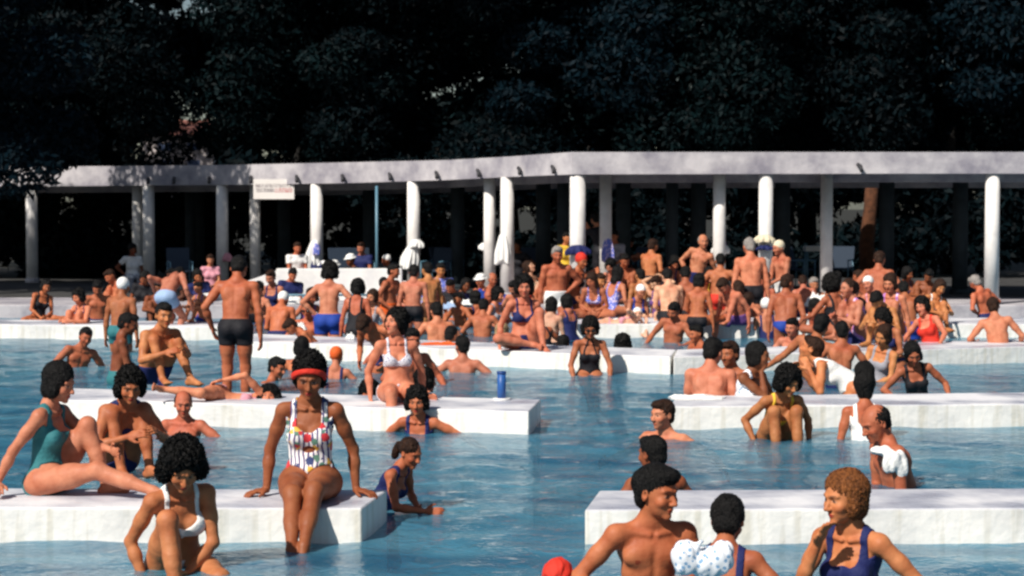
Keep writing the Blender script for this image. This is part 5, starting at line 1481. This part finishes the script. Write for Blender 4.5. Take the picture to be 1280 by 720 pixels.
person('red shouldered man standing at the right edge of the crowd', (1100, 313), depth=33.5, feet=-.5, k=1.1, yaw=160, nod=14, legs=('stand', 'stand'), arms=('hips', 'hips'), sex=M_, skin='red', hair=('short', 'brown'), wear=(('trunks', 'navy'),), zc=-.7, fat=1.1)
person('person hugging drawn up knees at the right edge above the white platform', (1092, 357), depth=26.8, seat=PZ, k=1.0, yaw=-40, lean=12, bend=18, nod=24, legs=('up', 'up'), arms=('knees', 'knees'), skin='gold', hair=('short', 'black'), wear=(('bottom', 'white'),))
person('woman in a lilac swimsuit behind the hunched bather at the right edge', (1112, 346), depth=28.8, seat=PZ, k=1.05, yaw=-30, legs=('upwide', 'up'), arms=('lap', 'down'), skin='pink', hair=('bob', 'brown'), wear=(('onepiece', 'purpleprint'),))
# ---- people in the shade by the pavilion corner
person('man in black stretching one arm up against the column right of the pavilion corner', (742, 266), depth=39.6, feet=FLR, yaw=-160, side=-8, legs=('stand', 'stand'), arms=('down', ((.35, .1, .85), (.5, .1, .6))), sex=M_, skin='pink', hair=H('short'), wear=(('shirt', 'black'), ('trousers', 'black')), zc=0)
person('person in a yellow top crouching beside the corner column', (709, 290), depth=39.2, k=.95, yaw=20, legs=('kneel', 'kneel'), arms=('down', 'lap'), skin='tan', hair=H('short'), wear=(('shirt', 'yellow'),), zc=0)
person('person in a grey shirt right of the bluish column', (767, 288), depth=40.4, k=.98, yaw=-30, legs=('kneel', 'kneel'), arms=('lap', 'lap'), skin='tan', hair=H('short'), wear=(('shirt', 'grey'), ('trousers', 'black')), zc=0)
person('person in dark clothes leaning forward left of the golden tanned standing man', (789, 297), depth=42.4, k=.95, yaw=60, lean=20, legs=('edge', 'edge'), arms=('fwd', 'fwd'), sex=M_, skin='pink', hair=H('short'), wear=(('shirt', 'black'),), zc=0)
person('woman in a white dress standing in the shade just right of the bathrobe', (646, 300), depth=42.2, k=.98, yaw=-20, legs=('kneel', 'kneel'), arms=('down', 'hips'), skin='brown', hair=H('bob'), wear=(('dress', 'black'),), zc=0)
# ---- the packed rows at the pool edge
FILL = [ # head pixel, depth, yaw, sex, skin, hair, wear, legs, arms, label
 (664, 349, 36.6, 20, 'f', 'pink', H('bob'), (('onepiece', 'red'),), 'cross', 'lap', 'dark haired woman in red at the pool edge left of the man in white trunks'),
 (676, 341, 37.9, -30, 'm', 'tan', H('short'), (('trunks', 'navy'),), 'up', 'knees', 'man hugging his knees at the pool edge right of the pale reclining woman'),
 (716, 346, 36.2, 150, 'f', 'red', H('bob'), (('lowback', 'purple'),), 'kneel', 'water', 'woman in a purple swimsuit between the white trunks man and the blue print bikini'),
 (762, 325, 37.7, -20, 'f', 'pink', H('curly'), (('onepiece', 'black'),), 'cross', 'lap', 'curly woman in black sitting by the foot of the bluish column'),
 (782, 318, 38.3, 30, 'm', 'tan', H('short'), (('trunks', 'black'),), 'up', 'knees', 'dark haired man in the shade behind the leaning woman in blue'),
 (800, 336, 36.0, -170, 'm', 'gold', H('short'), (('trunks', 'navy'),), 'kneel', 'down', 'golden bare back right of the leaning woman in blue'),
 (803, 356, 33.8, 10, 'f', 'pink', ('cap', 'white'), (('onepiece', 'blue'),), 'kneel', 'lap', 'bather in a round white cap above the lying sunbather'),
 (846, 322, 37.4, 20, 'f', 'red', H('curly'), (('onepiece', 'navy'),), 'cross', 'lap', 'red skinned woman behind the two seated men in black trunks'),
 (866, 318, 37.9, -40, 'm', 'pink', ('short', 'brown'), (('trunks', 'white'),), 'up', 'down', 'pink man low behind the shoulder of the tanned seated man'),
 (889, 334, 35.6, 30, 'f', 'tan', H('bob'), (('top', 'yellow'), ('bottom', 'yellow')), 'kneel', 'lap', 'woman in yellow half hidden left of the dark tanned back'),
 (915, 337, 35.4, -150, 'm', 'brown', H('short'), (('trunks', 'black'),), 'kneel', 'down', 'brown boy in the gap left of the long black trunks'),
 (924, 352, 33.4, 150, 'f', 'pink', ('bob', 'brown'), (('lowback', 'red'),), 'kneel', 'water', 'woman in a red swimsuit behind the reclining brown haired bather'),
 (955, 342, 35.6, -20, 'f', 'red', ('curly', 'brown'), (('onepiece', 'purple'),), 'kneel', 'lap', 'woman in dark purple at the foot of the column with the beige bag'),
 (957, 372, 31.6, 170, 'f', 'pink', ('cap', 'white'), (('lowback', 'navy'),), 'kneel', 'lap', 'bather in a white cap close left of the heavy man in blue trunks'),
 (1003, 345, 36.9, 160, 'm', 'pink', ('short', 'brown'), (('trunks', 'navy'),), 'cross', 'down', 'pink shouldered man right behind the heavy man in blue trunks'),
 (1046, 341, 36.4, 20, 'f', 'tan', H('bob'), (('onepiece', 'white'),), 'cross', 'lap', 'small figure in white far behind the thick black mane'),
 (1072, 338, 35.2, -160, 'm', 'tan', ('short', 'brown'), (('trunks', 'black'),), 'kneel', 'down', 'tanned bare back right of the woman in the purple print'),
 (1083, 345, 31.6, -30, 'f', 'pink', ('cap', 'white'), (('onepiece', 'pink'),), 'kneel', 'lap', 'white capped woman in pink before the red shouldered man'),
 (1075, 373, 27.9, 160, 'f', 'tan', H('bob'), (('lowback', 'navy'),), 'kneel', 'lap', 'dark haired woman wedged between the purple print and the hunched bather'),
 (1105, 408, 24.0, -40, 'f', 'gold', ('bob', 'brown'), (('onepiece', 'grey'),), 'kneel', 'lap', 'bather in grey at the right edge above the tall black hair'),
 (198, 352, 36.4, 20, 'm', 'brown', H('short'), (('trunks', 'black'),), 'up', 'knees', 'dark boy hugging his knees at the pool edge left of the bending man'),
 (181, 340, 38.6, -20, 'f', 'brown', H('bob'), (('dress', 'black'),), 'cross', 'lap', 'woman in black sitting at the foot of the bluish left column'),
 (246, 337, 38.8, 30, 'f', 'tan', H('bob'), (('shirt', 'navy'),), 'cross', 'lap', 'woman in a navy blouse behind the child in blue'),
 (212, 336, 39.0, -50, 'm', 'dark', H('short'), (('shirt', 'black'),), 'cross', 'lap', 'man in a black shirt sitting behind the bending man'),
 (322, 352, 35.6, -40, 'm', 'pink', H('short'), (('trunks', 'navy'),), 'kneel', 'water', 'pink boy peering past the right arm of the broad standing man'),
 (367, 336, 38.6, 20, 'm', 'tan', H('short'), (('shirt', 'navy'),), 'cross', 'lap', 'man in a dark blue shirt left of the sloping white wall end'),
 (392, 362, 33.2, 30, 'f', 'red', ('curly', 'brown'), (('onepiece', 'purple'),), 'kneel', 'water', 'woman in purple left of the standing bather in bright blue'),
 (466, 362, 32.4, -30, 'f', 'pink', ('bob', 'brown'), (('onepiece', 'grey'),), 'kneel', 'water', 'bather in grey right of the round haired woman in black'),
 (481, 348, 36.0, 20, 'm', 'brown', H('short'), (('trunks', 'white'),), 'kneel', 'water', 'brown bather before the white wall left of the orange trunks'),
 (505, 352, 35.4, -10, 'f', 'pink', ('cap', 'white'), (('onepiece', 'red'),), 'kneel', 'water', 'white capped bather between the orange and the black trunks'),
 (545, 352, 36.6, 20, 'f', 'tan', H('curly'), (('onepiece', 'blueprint'),), 'cross', 'lap', 'woman in blue print right of the golden tanned boy'),
 (561, 350, 38.0, -30, 'm', 'tan', H('short'), (('shirt', 'black'),), 'cross', 'lap', 'man in a black shirt below the chair right of the orange faced man'),
 (584, 349, 38.2, 30, 'f', 'brown', H('bob'), (('dress', 'navy'),), 'cross', 'lap', 'woman in a navy dress left of the white sun bonnet'),
 (640, 352, 36.2, -20, 'm', 'pink', H('short'), (('trunks', 'lightblue'),), 'kneel', 'water', 'pink bather just right of the thick black hair in the far water'),
 (605, 374, 32.2, 170, 'm', 'tan', H('short'), (('trunks', 'navy'),), 'kneel', 'water', 'back of a dark head low in the blue water below the white sun bonnet'),
 (668, 388, 28.4, -170, 'f', 'tan', H('bob'), (('onepiece', 'black'),), 'kneel', 'water', 'dark haired bather in the water behind the shoulder of the navy bikini woman'),
 (842, 379, 30.6, -20, 'm', 'red', H('short'), (('trunks', 'navy'),), 'kneel', 'water', 'red faced bather in the water below the pale seated back'),

 (1128, 352, 31.0, 165, 'm', 'tan', H('short'), (('trunks', 'blue'),), 'stand', 'down', 'man in blue trunks standing just right of the hunched bather at the crowd edge'),
 (1150, 372, 27.6, -30, 'f', 'pink', H('curly'), (('onepiece', 'red'),), 'kneel', 'water', 'curly woman in red in the water right of the hunched bather'),
 (1178, 350, 31.8, 20, 'f', 'gold', ('bob', 'brown'), (('top', 'white'), ('bottom', 'white')), 'up', 'knees', 'woman in a white bikini hugging her knees on the far right platform'),
 (1215, 345, 34.0, -160, 'm', 'red', ('short', 'grey'), (('trunks', 'navy'),), 'stand', 'hips', 'grey haired man with hands on hips farthest to the right'),
 (1135, 334, 36.6, 30, 'f', 'tan', H('bob'), (('onepiece', 'navy'),), 'cross', 'lap', 'woman in navy at the pool edge before the right end columns'),
 (1162, 338, 36.4, -30, 'm', 'brown', H('short'), (('trunks', 'black'),), 'up', 'knees', 'brown man hugging his knees at the pool edge far right'),
 (1140, 430, 21.8, -20, 'f', 'tan', H('bob'), (('onepiece', 'black'),), 'kneel', 'water', 'woman in black between the right platforms, right of the grey swimsuit'),
 (1240, 372, 27.4, 160, 'm', 'pink', ('short', 'brown'), (('trunks', 'navy'),), 'kneel', 'water', 'pink back of a man in the water near the right frame edge'),
 (122, 352, 34.5, 20, 'm', 'red', H('short'), (('trunks', 'navy'),), 'stand', 'down', 'red skinned man standing in the far water left of the white caps'),
 (96, 362, 32.0, -20, 'f', 'pink', H('curly'), (('top', 'navy'), ('bottom', 'navy')), 'up', 'knees', 'curly woman in a navy bikini hugging her knees on the far left platform'),
 (60, 350, 36.4, 30, 'f', 'tan', H('bob'), (('onepiece', 'black'),), 'cross', 'lap', 'woman in black sitting at the pool edge far left'),
 (134, 338, 37.9, -40, 'm', 'tan', ('short', 'brown'), (('trunks', 'white'),), 'up', 'knees', 'tanned man hugging his knees by the leftmost white column'),
 (110, 410, 26.0, 40, 'm', 'tan', H('short'), (('trunks', 'navy'),), 'kneel', 'water', 'tanned swimmer in the water at the far left, alone before the long platform'),
 (1068, 352, 30.0, 150, 'f', 'pink', ('bun', 'brown'), (('lowback', 'pink'),), 'kneel', 'water', 'woman in pink with a brown bun behind the purple print swimsuit'),
 (1100, 388, 25.4, -50, 'f', 'tan', H('curly'), (('top', 'navy'), ('bottom', 'navy')), 'kneel', 'lap', 'curly woman in a navy bikini close before the hunched bather'),
 (1052, 402, 23.0, -160, 'm', 'tan', H('short'), (('trunks', 'navy'),), 'kneel', 'water', 'tanned back in the water right of the reclining black haired man'),
 (1020, 374, 31.0, 30, 'f', 'red', H('bob'), (('onepiece', 'white'),), 'kneel', 'water', 'red skinned woman in white between the blue trunks and the black mane'),
 (990, 398, 27.8, -30, 'm', 'pink', H('short'), (('trunks', 'navy'),), 'kneel', 'water', 'pink swimmer below the heavy man in blue trunks'),
]
for hx, hy, d_, yw, sx_, sk, hr, wr, lg_, ar_, lb in FILL:
    person(lb, (hx, hy), depth=d_, k=RNG.uniform(.93, 1.04), fat=RNG.uniform(.9, 1.18), side=RNG.uniform(-9, 9), lean=RNG.uniform(-4, 12), yaw=yw + RNG.uniform(-20, 20), nod=RNG.uniform(0, 20), sex=sx_, skin=sk, hair=hr, wear=wr, legs=(lg_, lg_), arms=(ar_, ar_))
water([(o.location.x, o.location.y) for o in COL.objects if o.name.startswith('person') and o.parent is None and o.location.y < 23 and o.location.z < .18])
print("people", NPEOPLE[0], "t", time.time() - T0)
